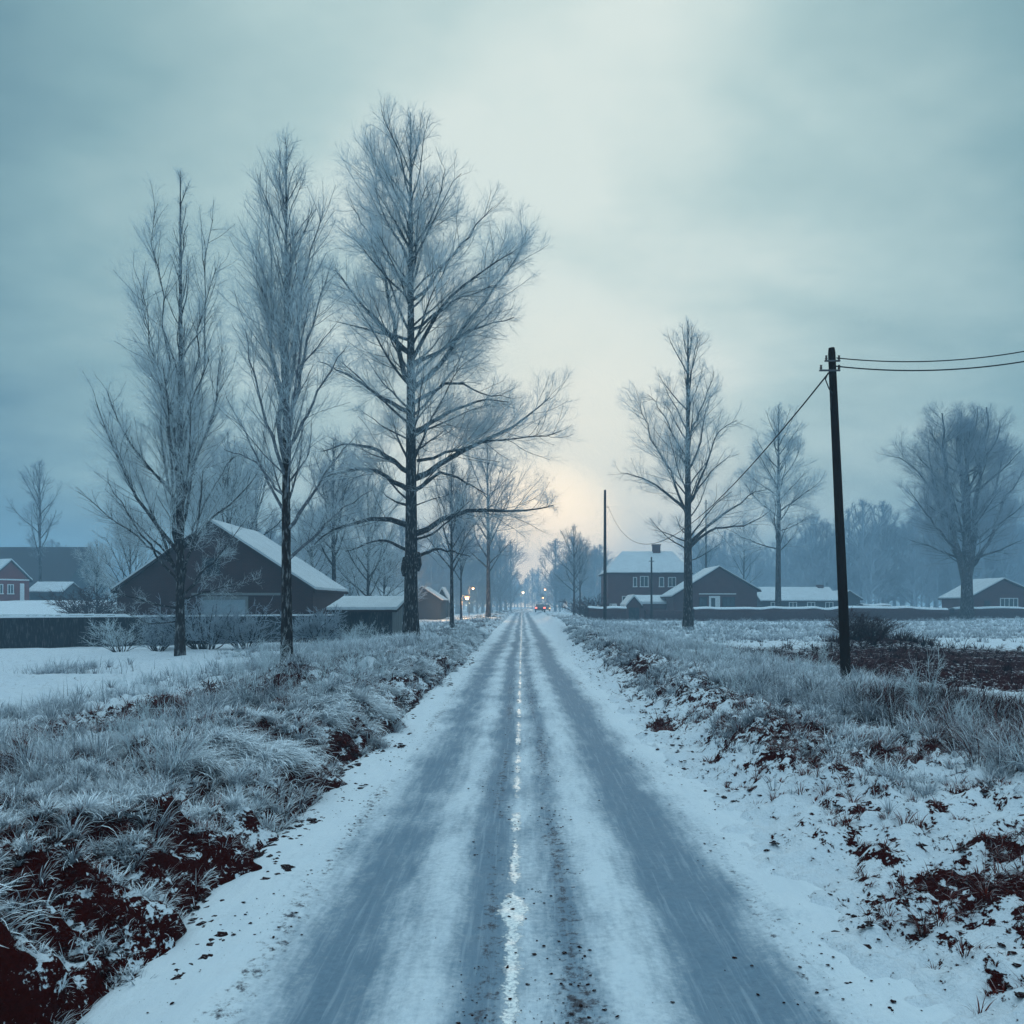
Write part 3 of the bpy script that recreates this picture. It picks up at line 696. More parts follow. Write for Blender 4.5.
tr = make_tree(24.6, .72, 606, .22, 34, width=lambda t: .19 * (1 - t) ** .4 + .03, elev=lambda t: 22 + 45 * t, up1=.05, stems=limbs_px(b, D, st, 9, .7), dens=.78, tw=1.75, twig_len=1.15, lsec=.85, bend=.12, trunk_top=.9, fine=.8)
tree_meshes('right_c', tr)
put_tree('right_c', b, 'broad many stemmed tree with a rounded dense crown beside the gabled house at right')

# --- generic bare trees, three meshes used for the rest
tree_meshes('gen_a', make_tree(12, .16, 707, .22, 26, width=lambda t: .25 * (1 - t) ** .5 + .02, elev=lambda t: 25 + 45 * t, up1=.05, dens=.9, tw=1.5, fine=.7), 'twig')
tree_meshes('gen_b', make_tree(12, .14, 808, .30, 24, width=lambda t: .19 * (1 - t) ** .45 + .03, elev=lambda t: 35 + 38 * t, up1=.06, dens=.9, tw=1.5, fine=.7), 'twig')
tree_meshes('gen_c', make_tree(12, .12, 909, .12, 30, width=lambda t: .27 * (1 - t) ** .4 + .04, elev=lambda t: 30 + 40 * t, up1=.06, dens=1.0, tw=1.5, fine=.7), 'twig_pale')
def gen(key, px, D, top_py, label, rz=0, sx=1., name='bare_tree', group=None):
    l = loc_px(px, D); h = HC - (top_py - VY) * D / F - l[2]
    return put_tree(key, l, label, name, group, rz, h / 12., sx=sx)
gen('gen_b', 452, 53., 462, 'slender dark tree forking low, next right of the tallest tree', .4, 1.0)
gen('gen_a', 488, 98., 440, 'bare tree close to the left road edge, in front of the pale gap of sky', 1.2, .95)
gen('gen_b', 461, 84., 500, 'thin sapling between the forked dark tree and the roadside tree', 2.2, .8)
gen('gen_c', 228, 57., 432, 'frosted tree rising directly behind the barn ridge', .3, .95)
gen('gen_b', 334, 62., 440, 'hazy frosted tree behind the right end of the barn roof', 1.9, 1.15)
gen('gen_c', 368, 66., 470, 'low wide frosted tree behind the shed', 4.0, 1.0)
gen('gen_a', 40, 105., 462, 'lone pale tree above the long dark barn at far left', 2.7, .8)
gen('gen_c', 97, 66., 540, 'small frosted tree beside the left wall of the barn', 1.0, .9)
gen('gen_c', 130, 58., 505, 'bushy frosted tree behind the left eave of the barn', 3.0, 1.0)
gen('gen_a', 574, 120., 526, 'dark bare tree right of the road end, left of the thin pole', .9, 1.0)
gen('gen_b', 580, 132., 540, 'slim tree just behind the dark tree at the right of the road end', 2.0, 1.2)
gen('gen_a', 744, 150., 520, 'hazy tree between the two tall right hand trees', 3.6, .9)
gen('gen_b', 706, 170., 535, 'faint tree peeping over the gabled brick house', 1.1, 1.2)
gen('gen_c', 350, 85., 540, 'frosted thicket tree over the far end of the barn roof', 5.0, 1.4)

gen('gen_c', 204, 60., 470, 'frosted tree behind the left slope of the barn roof', 2.2, 1.05)
gen('gen_a', 256, 66., 452, 'spreading frosted tree behind the upper right slope of the barn roof', 5.2, 1.0)
gen('gen_c', 312, 72., 500, 'low frosted tree directly behind the middle of the barn roof slope', .7, 1.3)
gen('gen_c', 384, 78., 545, 'dense round frosted tree behind the flat shed roof', 1.7, 1.6)
# bushes: shrubs by the fence and houses
def make_bush(seed, h, n, tw):
    r = np.random.default_rng(seed); az = r.random(n) * 6.28; e = np.radians(35 + 50 * r.random(n))
    P = np.stack([.12 * h * np.cos(az), .12 * h * np.sin(az), np.full(n, -.04)], -1); Dn = np.stack([np.cos(az) * np.cos(e), np.sin(az) * np.cos(e), np.sin(e)], -1)
    L = h * (.6 + .5 * r.random(n)); q = grow(P, Dn, L, 6, .12, .03, r); rr = np.full(n, .008 * tw * h)
    b1 = tubes(q, rr, rr * .3, 4)
    i, t, p, d = children(q, L, rr, np.full(n, 9.), .2, 1, 38, 14, r); l2 = .4 * h * (.4 + .6 * r.random(len(i))); q2 = grow(p, d, l2, 4, .15, .04, r)
    r2 = np.full(len(l2), .0042 * tw * h); v2 = tubes(q2, r2, r2 * .4, 3)
    i, t, p, d = children(q2, l2, r2, np.full(len(l2), 5.), .1, 1, 38, 14, r); l3 = .16 * h * (.4 + .8 * r.random(len(i))); q3 = grow(p, d, l3, 2, .15, .03, r)
    r3 = np.full(len(l3), .003 * tw * h); v3 = tubes(q3, r3, r3 * .4, 3)
    return dict(branches=b1, crown=(np.concatenate([v2[0], v3[0]]), np.concatenate([v2[1], v3[1] + len(v2[0])])))
for k, (sd, n, tw) in enumerate(((1, 26, 1.6), (2, 34, 2.6), (3, 20, 1.2))):
    tr = make_bush(sd, 1.0, n, tw); MESHES['bush%d' % k] = dict(branches=mesh_np('branches', *tr['branches'], M['limb']), crown=mesh_np('crown', *tr['crown'], M['twig' if k != 2 else 'twig_pale']))
tr = make_bush(4, 1.0, 30, 2.0); MESHES['bush3'] = dict(branches=mesh_np('branches', *tr['branches'], M['hedge']), crown=mesh_np('crown', *tr['crown'], M['hedge']))
def bush(k, px, D, h, label, rz=0, sx=1.3, group=None): return put_tree('bush%d' % k, loc_px(px, D), label, 'shrub', group, rz, h, 'shrub', sx)
bush(0, 205, 33.5, 2.0, 'frosted shrub by the foot of the leftmost poplar, against the fence', .5)
bush(2, 120, 32.0, 1.3, 'low frosted shrub before the dark fence, left of the leftmost poplar', 1.5)
bush(0, 158, 32.5, 1.1, 'small frosted shrub just left of the leftmost poplar trunk', 3.)
bush(0, 245, 34.5, 1.7, 'pale twiggy shrub covering the barn door area', 2.2)
bush(1, 318, 37.0, 1.5, 'frosted shrub at the fence end next to the shed', .2)
bush(2, 352, 37.5, 1.0, 'low pale shrub in front of the shed wall', 4.)
bush(3, 95, 62.0, 2.9, 'dark rounded bush left of the barn, behind the fence', 1.)
bush(3, 590, 96.0, 2.6, 'dark bush left of the thin pole by the brick house', 1., 1.6)
bush(3, 855, 33.5, 1.1, 'dark shrubby growth on the brown soil mound behind the near pole', 2., 1.5)
bush(3, 872, 33.8, .9, 'lower twiggy shrub on the brown soil mound, right of the dark one', 2.9, 1.5)

wv, wf, wn = [], [], 0; r = np.random.default_rng(88)
for i in range(150):
    y = 6 + 30 * r.random() ** 1.3; left = r.random() < .62; x = -(2.9 + 5.5 * r.random()) if left else 3.4 + 4.5 * r.random()
    t = make_bush(300 + i % 9, 1.0, 5, .9); h = .35 + .55 * r.random() ** 2; a = r.random() * 6.28; z = float(ground_z(np.array([x]), np.array([y]))[0])
    for part in ('branches', 'crown'):
        v, f = t[part]; wv.append(np.stack([(v[:, 0] * math.cos(a) - v[:, 1] * math.sin(a)) * h * .7 + x, (v[:, 0] * math.sin(a) + v[:, 1] * math.cos(a)) * h * .7 + y, v[:, 2] * h + z], -1)); wf.append(f + wn); wn += len(v)
tag(link('dry_weeds', mesh_np('dry_weeds', np.concatenate(wv), np.concatenate(wf), M['twig_pale'])), 'thin frosted weed stalks standing above the verge grass', 'weeds', None, 'stuff')

# far-off wood that reads as one mass
far = [make_tree(12, .12, 1200 + k, .05, 22, width=lambda t: .24 * (1 - t) ** .35 + .04, elev=lambda t: 26 + 42 * t, up1=.06, dens=.62, tw=5.5, levels=2, twig_len=1.5) for k in range(4)]
fv, ff, fn = [], [], 0
r = np.random.default_rng(77)
def far_row(px0, px1, D0, D1, n, h0, h1):
    global fn
    for i in range(n):
        px = px0 + (px1 - px0) * (i + r.random()) / n; Dd = D0 + (D1 - D0) * r.random()
        x, y, z = loc_px(px, Dd); h = h0 + (h1 - h0) * r.random(); s = h / 12; a = r.random() * 6.28
        t = far[r.integers(4)]; wx = s * (.85 + .5 * r.random())
        for part in ('trunk', 'branches', 'crown'):
            v, f = t[part]; q = np.stack([(v[:, 0] * math.cos(a) - v[:, 1] * math.sin(a)) * wx + x, (v[:, 0] * math.sin(a) + v[:, 1] * math.cos(a)) * wx + y, v[:, 2] * s + z], -1)
            fv.append(q); ff.append(f + fn); fn += len(v)
far_row(800, 1080, 150, 215, 46, 16, 23)
far_row(800, 1080, 140, 180, 36, 7, 13)
far_row(690, 800, 180, 260, 26, 13, 20)
far_row(425, 512, 150, 260, 30, 9, 18)
far_row(553, 602, 150, 260, 22, 9, 17)
far_row(498, 562, 320, 430, 26, 10, 18)
far_row(230, 440, 85, 170, 46, 6, 12)
far_row(-40, 130, 150, 240, 24, 7, 13)
fo = link('distant_wood', mesh_np('distant_wood', np.concatenate(fv), np.concatenate(ff), M['twig']))
tag(fo, 'hazy wood of bare frosted trees closing off the far fields', 'wood', None, 'stuff')

# ------------------------------------------------------------------ buildings
def window(parent, x0, x1, z0, z1, y, out=-1, bars=1, frame='white'):
    """window in a wall facing -y at y; frame proud, pane inside"""
    f = MB(); t = .09; p0, p1 = (y - .05, y + .02)
    f.box(x0, x1, p0, p1, z1 - t, z1); f.box(x0 - .05, x1 + .05, p0 - .04, p1, z0 - .02, z0 + t)
    f.box(x0, x0 + t, p0, p1, z0 + t, z1 - t); f.box(x1 - t, x1, p0, p1, z0 + t, z1 - t)
    for i in range(bars):
        c = x0 + (x1 - x0) * (i + 1) / (bars + 1); f.box(c - .035, c + .035, p0 + .004, p1, z0 + t, z1 - t)
    w = f.build('window', M[frame], parent)
    g = MB(); g.box(x0 + t, x1 - t, y - .015, y + .012, z0 + t, z1 - t); g.build('pane', M['glass'], w)
    return w

def gable_house(name, x0, x1, y0, y1, ze, zr, label, wall, cat='house', over=.3, snow=.14, xr=None, ze2=None, base=None, group=None):
    """axis along y: gable wall faces the camera"""
    xr = (x0 + x1) / 2 if xr is None else xr; ze2 = ze if ze2 is None else ze2
    xc, yc = (x0 + x1) / 2, (y0 + y1) / 2
    zb = float(ground_z(np.array([xc]), np.array([y0]))[0]) if base is None else base
    h = thing(name, (xc, yc, zb), label, cat, group)
    X0, X1, Y0, Y1, XR, E, E2, Z = x0 - xc, x1 - xc, y0 - yc, y1 - yc, xr - xc, ze - zb, ze2 - zb, zr - zb
    m = MB()
    b = [(X0, Y0, -.3), (X1, Y0, -.3), (X1, Y0, E2), (XR, Y0, Z), (X0, Y0, E)]
    m.add(b + [(x, Y1, z) for x, _, z in b], [(0, 1, 2, 3, 4), (9, 8, 7, 6, 5), (0, 5, 6, 1), (1, 6, 7, 2), (0, 4, 9, 5), (3, 8, 9, 4), (2, 7, 8, 3)])
    m.build('wall', M[wall], h)
    rf = MB(); sn = MB()
    for s_, xe, e in ((-1, X0, E), (1, X1, E2)):
        k = (Z - e) / abs(XR - xe); xo = xe + s_ * over; eo = e - k * over
        def slab(mb, lo, hi, ins):
            mb.hexa([(xo + s_ * -ins, Y0 - over + ins, eo + lo + k * ins), (XR, Y0 - over + ins, Z + lo), (XR, Y1 + over - ins, Z + lo), (xo - s_ * ins, Y1 + over - ins, eo + lo + k * ins)][::s_ * -1],
                    [(xo + s_ * -ins, Y0 - over + ins, eo + hi + k * ins), (XR, Y0 - over + ins, Z + hi), (XR, Y1 + over - ins, Z + hi), (xo - s_ * ins, Y1 + over - ins, eo + hi + k * ins)][::s_ * -1])
        slab(rf, .012, .16, 0); slab(sn, .163, .163 + snow, .05)
    ro_ = rf.build('roof', M['tile'], h); sn.build('snow_layer', M['roof_snow'], ro_, bevel=.04)
    return h, (X0, X1, Y0, Y1, XR, E, Z, zb)

# the barn
D = 46.
h, (X0, X1, Y0, Y1, XR, E, Z, zb) = gable_house('barn', at(117, 0, D)[0], at(313, 0, D)[0], D, D + 8.0, at(0, 590, D)[2], at(0, 524, D)[2], 'dark brick barn with steep snowy roof and broad gable behind the fence', 'barn_brick', 'barn', xr=at(211, 0, D)[0], over=.25)
c = at(225, 0, D)[0] - (at(117, 0, D)[0] + at(313, 0, D)[0]) / 2
m = MB(); m.box(c - 1.2, c + 1.2, Y0 - .06, Y0 + .02, 0, 2.1); dr = m.build('door', M['door'], h)
m = MB(); m.box(c - 1.35, c - 1.2, Y0 - .10, Y0 + .02, 0, 2.1); m.box(c + 1.2, c + 1.35, Y0 - .10, Y0 + .02, 0, 2.1); m.box(c - 1.35, c + 1.35, Y0 - .10, Y0 + .02, 2.1, 2.3); m.build('door_frame', M['grey_wood'], dr)
m = MB(); m.box(c - 1.9, c + 3.2, Y0 - .09, Y0 + .02, 2.36, 2.50); m.build('lintel', M['grey_wood'], h)
m = MB(); m.box(XR - .5, XR + .5, Y0 - .07, Y0 + .02, 3.5, 4.5); lh = m.build('loft_hatch', M['dark_wood'], h)
# the shed
xa, xb = at(333, 0, 41.)[0], at(392, 0, 41.)[0]; zb = float(ground_z(np.array([xa]), np.array([42.]))[0])
h = thing('shed', ((xa + xb) / 2, 42.7, zb), 'low dark shed with flat snowy roof and grey plank end beside the barn', 'shed'); w = (xb - xa) / 2
m = MB(); m.hexa([(-w, -1.7, -.3), (w, -1.7, -.3), (w, 1.7, -.3), (-w, 1.7, -.3)], [(-w, -1.7, 1.62 - zb), (w, -1.7, 1.62 - zb), (w, 1.7, 2.12 - zb), (-w, 1.7, 2.12 - zb)]); m.build('wall', M['dark_wood'], h)
m = MB()
for i in range(9): m.box(w + .006, w + .03 + .012 * (i % 2), -1.68 + i * .375, -1.68 + i * .375 + .36, -.1, 1.60 - zb + i * .055)
m.build('plank_cladding', M['grey_wood'], h)
for i, (a0, a1, nm, mt, ov) in enumerate(((0.01, .12, 'roof', 'tile', .3), (.123, .27, 'snow_layer', 'roof_snow', .27))):
    m = MB(); zf, zk = 1.62 - zb - .045, 2.12 - zb + .045
    m.hexa([(-w - ov, -1.7 - ov, zf + a0), (w + ov, -1.7 - ov, zf + a0), (w + ov, 1.7 + ov, zk + a0), (-w - ov, 1.7 + ov, zk + a0)], [(-w - ov, -1.7 - ov, zf + a1), (w + ov, -1.7 - ov, zf + a1), (w + ov, 1.7 + ov, zk + a1), (-w - ov, 1.7 + ov, zk + a1)])
    o_ = m.build(nm, M[mt], h if i == 0 else o_, bevel=.03 if i else 0)

# the fence in front of the barn
def fence(name, A, B_, hgt, label, step=.16, post_every=2.6, mat='dark_wood'):
    A = np.array(A, float); B_ = np.array(B_, float); L = np.linalg.norm(B_ - A); ang = math.atan2(B_[1] - A[1], B_[0] - A[0])
    z = float(ground_z(np.array([(A[0] + B_[0]) / 2]), np.array([(A[1] + B_[1]) / 2]))[0])
    f = thing(name, (A[0], A[1], z), label, 'fence', None, ang); rr = random.Random(3)
    m = MB(); n = int(L / step)
    for i in range(n):
        hh = hgt + rr.uniform(-.03, .01); m.box(i * step - .006, (i + 1) * step + .006, -.012 + .007 * (i % 2), .011 + .007 * (i % 2), -.35, hh)
    m.build('board_panel', M[mat], f)
    m = MB()
    for zz in (.35, hgt - .3): m.box(0, L, .021, .08, zz, zz + .09)
    m.build('rail', M[mat], f)
    for i in range(int(L / post_every) + 1):
        m = MB(); m.box(i * post_every - .06, i * post_every + .06, .083, .2, -.4, hgt - .02); m.build('post', M[mat], f)
    m = MB(); k = int(L / .3); a = [hgt + .012 + .0 * i for i in range(k + 1)]
    for i in range(k):
        t0 = .045 + .03 * rr.random(); m.box(i * .3, i * .3 + .298, -.05, .07, hgt + .012, hgt + .03 + t0)
    m.build('snow_cap', M['snow'], f, bevel=.015)
    return f
a = loc_px(-40, 33.); b_ = loc_px(336, 40.6); fence('board_fence', a[:2], b_[:2], 1.28, 'long dark board fence capped with snow in front of the barn')
a = loc_px(-60, 41.); b_ = loc_px(135, 42.); fence('rail_fence', a[:2], b_[:2], 1.30, 'farther dark fence behind the left end of the board fence')

# two storey brick house
Dh = 104.; x0, x1 = at(608, 0, Dh)[0], at(690, 0, Dh)[0]; xc = (x0 + x1) / 2; yd = 9.
h = thing('brick_house', (xc, Dh + yd / 2, 0), 'two storey dark brick house with hipped snowy roof and chimney', 'house')
w = (x1 - x0) / 2; E = at(0, 574, Dh)[2]; Zr = at(0, 551, Dh + 4)[2]
m = MB(); m.box(-w, w, -yd / 2, yd / 2, -.3, E); m.build('wall', M['brick'], h)
def hip(e0, e1, ov, dz, top):
    m = MB(); q = [(-w - ov, -yd / 2 - ov), (w + ov, -yd / 2 - ov), (w + ov, yd / 2 + ov), (-w - ov, yd / 2 + ov)]; rdg = [(-w + 2.4, 0, top), (w - 1.5, 0, top)]
    v = [(x, y, e0) for x, y in q] + [(x, y, e1) for x, y in q] + rdg
    m.add(v, [(0, 3, 2, 1), (0, 1, 5, 4), (1, 2, 6, 5), (2, 3, 7, 6), (3, 0, 4, 7), (4, 5, 9, 8), (5, 6, 9), (6, 7, 8, 9), (7, 4, 8)]); return m
rf = hip(E + .012, E + .14, .35, 0, Zr - .15).build('roof', M['tile'], h); hip(E + .143, E + .26, .31, 0, Zr).build('snow_layer', M['roof_snow'], rf)
cx = at(662, 0, Dh)[0] - xc; m = MB(); m.box(cx - .5, cx + .5, -.45, .45, Zr - 1.4, Zr + .75); m.box(cx - .58, cx + .58, -.53, .53, Zr + .75, Zr + .92); m.build('chimney', M['brick'], rf)
for (p, q, za, zc, nb) in ((633, 637, 577, 587, 0), (640, 648.5, 576, 587, 1), (659, 664, 577, 587, 0), (622, 631, 596, 606, 1), (668, 676, 577, 587, 1)):
    window(h, at(p, 0, Dh)[0] - xc, at(q, 0, Dh)[0] - xc, at(0, zc, Dh)[2], at(0, za, Dh)[2], -yd / 2, bars=nb)
m = MB(); cc = at(613, 0, Dh)[0] - xc; m.box(cc - .5, cc + .5, -yd / 2 - .05, -yd / 2 + .02, 0, 2.05); d_ = m.build('door', M['white'], h); m = MB(); m.box(cc + .3, cc + .36, -yd / 2 - .1, -yd / 2 - .053, 1, 1.1); m.build('handle', M['metal'], d_)

# gabled brick house in front of it
Dg = 92.
h, (X0, X1, Y0, Y1, XR, E, Z, zb) = gable_house('gabled_house', at(674, 0, Dg)[0], at(757, 0, Dg)[0], Dg, Dg + 7, at(0, 596, Dg)[2], at(0, 568, Dg)[2], 'single storey brick house with snowy gable and white door behind the hedge', 'brick', xr=at(719, 0, Dg)[0], ze2=at(0, 590, Dg)[2], over=.4)
xcg = (at(674, 0, Dg)[0] + at(757, 0, Dg)[0]) / 2
gx = lambda p: at(p, 0, Dg)[0] - xcg
m = MB(); m.box(gx(709) - .0, gx(720), Y0 - .06, Y0 + .02, .0, at(0, 596, Dg)[2] - zb)
dr = m.build('door', M['white'], h); m = MB(); m.box(gx(711), gx(715), Y0 - .075, Y0 - .063, .75, at(0, 598, Dg)[2] - zb); m.build('pane', M['glass'], dr); m = MB(); m.box(gx(718), gx(718) + .06, Y0 - .11, Y0 - .063, 1.0, 1.12); m.build('handle', M['metal'], dr)
m = MB(); m.box(gx(699), gx(736), Y0 - .05, Y0 + .02, at(0, 594.4, Dg)[2] - zb, at(0, 593.4, Dg)[2] - zb); m.build('string_course', M['white'], h)
window(h, gx(722), gx(735), at(0, 607, Dg)[2] - zb, at(0, 597, Dg)[2] - zb, Y0, bars=2, frame='dark_wood'); window(h, gx(699), gx(707), at(0, 607, Dg)[2] - zb, at(0, 597, Dg)[2] - zb, Y0, bars=1, frame='dark_wood')

# small garage with snow roof left of it
h, g = gable_house('garage', at(627, 0, 90.)[0], at(641, 0, 90.)[0], 90., 95., at(0, 606, 90.)[2], at(0, 598, 90.)[2], 'tiny brick garage with pointed snowy roof in front of the two storey house', 'brick', 'garage', over=.2, snow=.25)
m = MB(); m.box(-.6, .6, g[2] - .04, g[2] + .02, 0, 1.5); m.build('door', M['dark_wood'], h)
# lean-to with flat snow roof
xa, xb = at(638, 0, 97.)[0], at(668, 0, 97.)[0]; h = thing('lean_to', ((xa + xb) / 2, 98.5, 0), 'flat snow covered outbuilding between garage and gabled house', 'outbuilding'); w = (xb - xa) / 2
m = MB(); m.box(-w, w, -1.5, 1.5, -.2, 2.0); m.build('wall', M['brick'], h); m = MB(); m.hexa([(-w - .2, -1.7, 2.01), (w + .2, -1.7, 2.01), (w + .2, 1.8, 2.9), (-w - .2, 1.8, 2.9)], [(-w - .2, -1.7, 2.3), (w + .2, -1.7, 2.3), (w + .2, 1.8, 3.15), (-w - .2, 1.8, 3.15)]); m.build('snow_layer', M['roof_snow'], h)

def long_house(name, p0, p1, D, ze, zr, depth, label, wall, cat, base=None, snow_ins=.06, roof_snow=True):
    """ridge along x, long side faces the camera"""
    x0, x1 = at(p0, 0, D)[0], at(p1, 0, D)[0]; xc = (x0 + x1) / 2; w = (x1 - x0) / 2
    zb = float(ground_z(np.array([xc]), np.array([D]))[0]) if base is None else base
    h = thing(name, (xc, D + depth / 2, zb), label, cat); E = at(0, ze, D)[2] - zb; Z = at(0, zr, D + depth / 2)[2] - zb; d = depth / 2
    m = MB(); m.add([(-w, -d, -.3), (w, -d, -.3), (w, d, -.3), (-w, d, -.3), (-w, -d, E), (w, -d, E), (w, d, E), (-w, d, E), (-w, 0, Z), (w, 0, Z)], [(0, 3, 2, 1), (0, 1, 5, 4), (2, 3, 7, 6), (1, 2, 6, 9, 5), (3, 0, 4, 8, 7), (4, 5, 9, 8), (6, 7, 8, 9)]); m.build('wall', M[wall], h)
    k = (Z - E) / d; o = .35
    def roof(lo, hi, ins):
        m = MB(); ww = w + o - ins
        for s_ in (-1, 1):
            ye, zz = s_ * (d + o - ins), E - k * (o - ins)
            q = [(-ww, ye, zz), (ww, ye, zz), (ww, 0, Z), (-ww, 0, Z)]; q = q if s_ < 0 else q[::-1]
            m.hexa([(x, y, z + lo) for x, y, z in q], [(x, y, z + hi) for x, y, z in q])
        return m
    rf = roof(.012, .15, 0).build('roof', M['tile'], h)
    if roof_snow: roof(.153, .30, snow_ins).build('snow_layer', M['roof_snow'], rf)
    return h, w, d, E, Z
h, w, d, E, Z = long_house('long_bungalow', 762, 838, 110., 601, 589, 8., 'long low building with broad snowy roof behind the hedge right of the slim tree', 'dark_wall', 'bungalow')
for i in range(4): window(h, -w + 1.2 + i * 2.5, -w + 2.3 + i * 2.5, .9, 2.0, -d, bars=1)
m = MB(); m.box(w - 1.4, w - .6, -.4, .4, Z - .6, Z + .6); m.build('chimney', M['brick'], h)
gable_house('small_annex', at(838, 0, 112.)[0], at(860, 0, 112.)[0], 112., 118., at(0, 599, 112.)[2], at(0, 592, 112.)[2], 'dark annex with a shallow gable at the right end of the long low building', 'dark_wall', 'annex', snow=.12)

# gabled house far right
Dr = 97.
h, (X0, X1, Y0, Y1, XR, E, Z, zb) = gable_house('cottage', at(970, 0, Dr)[0], at(1045, 0, Dr)[0], Dr, Dr + 6.5, at(0, 598, Dr)[2], at(0, 580, Dr)[2], 'brick cottage with snowy gable roof beside the broad many stemmed tree', 'brick', xr=at(1003, 0, Dr)[0], over=.35)
xcr = (at(970, 0, Dr)[0] + at(1045, 0, Dr)[0]) / 2; kx = lambda p: at(p, 0, Dr)[0] - xcr
window(h, kx(1000), kx(1018), at(0, 608, Dr)[2] - zb, at(0, 598, Dr)[2] - zb, Y0, bars=3)
m = MB(); m.box(kx(984), kx(990), Y0 - .05, Y0 + .02, 0, 2.0); dr = m.build('door', M['dark_wood'], h); m = MB(); m.box(kx(989), kx(989) + .06, Y0 - .1, Y0 - .053, 1, 1.1); m.build('handle', M['metal'], dr)

# far left: red house and long dark barn
h, (X0, X1, Y0, Y1, XR, E, Z, zb) = gable_house('red_house', at(-22, 0, 92.)[0], at(14, 0, 92.)[0], 92., 97., at(0, 579, 92.)[2], at(0, 561, 92.)[2], 'small red house with white trim and snowy gable at the left edge', 'red_wood', over=.3, snow=.2)
xcl = (at(-22, 0, 92.)[0] + at(14, 0, 92.)[0]) / 2; lx = lambda p: at(p, 0, 92.)[0] - xcl
m = MB(); m.box(lx(-22), lx(14), Y0 - .05, Y0 + .02, E - .12, E + .04); m.build('string_course', M['white'], h)
h.rotation_euler.z = R(58); h.location.x -= 1.2
for p in (-17, -7): window(h, lx(p), lx(p + 6), at(0, 594, 92.)[2] - zb, at(0, 584, 92.)[2] - zb, Y0, bars=1)
m = MB(); m.box(lx(5), lx(9), Y0 - .05, Y0 + .02, 0, 2); m.build('door', M['white'], h)
long_house('dark_barn', -30, 66, 118., 583, 548, 12., 'long hazy dark barn with steep roof behind the red house', 'dark_wall', 'barn', roof_snow=False)
long_house('low_cottage', 30, 62, 98., 592, 584, 4., 'low hazy outbuilding with snowy roof right of the red house', 'dark_wall', 'outbuilding')
# hazy sheds behind the great tree
long_house('hazy_barn', 360, 404, 84., 598, 590, 6., 'hazy dark barn behind the shed', 'dark_wall', 'barn', snow_ins=.06)
gable_house('grey_barn', at(404, 0, 96.)[0], at(440, 0, 96.)[0], 96., 104., at(0, 600, 96.)[2], at(0, 588, 96.)[2], 'hazy grey barn with rounded gable right of the tallest tree', 'dark_wall', 'barn', snow=.1)
gable_house('white_roofed_hut', at(436, 0, 112.)[0], at(448, 0, 112.)[0], 112., 117., at(0, 601, 112.)[2], at(0, 590, 112.)[2], 'small hut with bright snowy roof left of the street lamps', 'dark_wall', 'hut', snow=.3)

# hedges
def hedge(p0, p1, D, h, dpt, label, seed, D2=None, snow=True):
    D2 = D if D2 is None else D2
    a, b_ = np.array(loc_px(p0, D)), np.array(loc_px(p1, D2)); L = np.linalg.norm(b_[:2] - a[:2]); ang = math.atan2(b_[1] - a[1], b_[0] - a[0])
    o = thing('hedge', a, label, 'hedge', None, ang); r = np.random.default_rng(seed)
    n = int(L * 55); x = r.random(n) * L; y = (r.random(n) - .5) * dpt; z = h * r.random(n) ** .8 * (.9 + .12 * vnoise(x * .6, 0 * x, seed))
    az = r.random(n) * 6.28; Dn = np.stack([np.cos(az), np.sin(az), .4 + r.random(n)], -1)
    q = grow(np.stack([x, y, z - .15], -1), Dn, .2 + .25 * r.random(n), 2, .2, .02, r); rad = np.full(n, .012)
    v, f = tubes(q, rad, rad * .5, 3)
    nx = max(4, int(L / .35)); nz = 5
    m = MB()
    gx_ = np.linspace(0, L, nx); prof_ = [(-.5, 0), (-.52, .5), (-.42, .95), (0, 1), (.42, .95), (.52, .5), (.5, 0)]
    P = np.array([[(X, py * dpt * (.8 + .35 * vnoise(np.array(X * 1.3), np.array(k * 1.7), seed)), pz * h * (.86 + .2 * vnoise(np.array(X * .7), np.array(.3), seed)) - (.2 if pz == 0 else 0)) for k, (py, pz) in enumerate(prof_)] for X in gx_], dtype=float)
    bf = grid_faces(nx, len(prof_)); bv = P.reshape(-1, 3)
    link('foliage', mesh_np('foliage', np.concatenate([bv, v]), np.concatenate([bf, f + len(bv)]), M['hedge']), o)
    if snow:
        top = P[:, 2:5].copy(); top[..., 2] += .02; up = top.copy(); up[..., 2] += .13; up[:, 1, 2] += .04
        ring = np.stack([top[:, 0], up[:, 0], up[:, 1], up[:, 2], top[:, 2]], 1)
        link('snow_cap', mesh_np('snow_cap', ring.reshape(-1, 3), grid_faces(nx, 5), M['snow'], smooth=True), o)
    return o
hedge(693, 946, 86., 1.45, 1.3, 'long clipped hedge with snow on top running before the right hand houses', 1)
hedge(588, 626, 88., 1.35, 1.4, 'short dark hedge left of the tiny garage', 2)
hedge(860, 888, 104., 1.7, 2.5, 'short snow topped hedge between the annex and the broad tree', 3)
hedge(952, 1060, 92., 1.25, 1.2, 'low hedge in front of the brick cottage', 4)
hedge(645, 694, 88., 1.2, 1.2, 'frosted low hedge between the garage and the long clipped hedge', 5, snow=False)

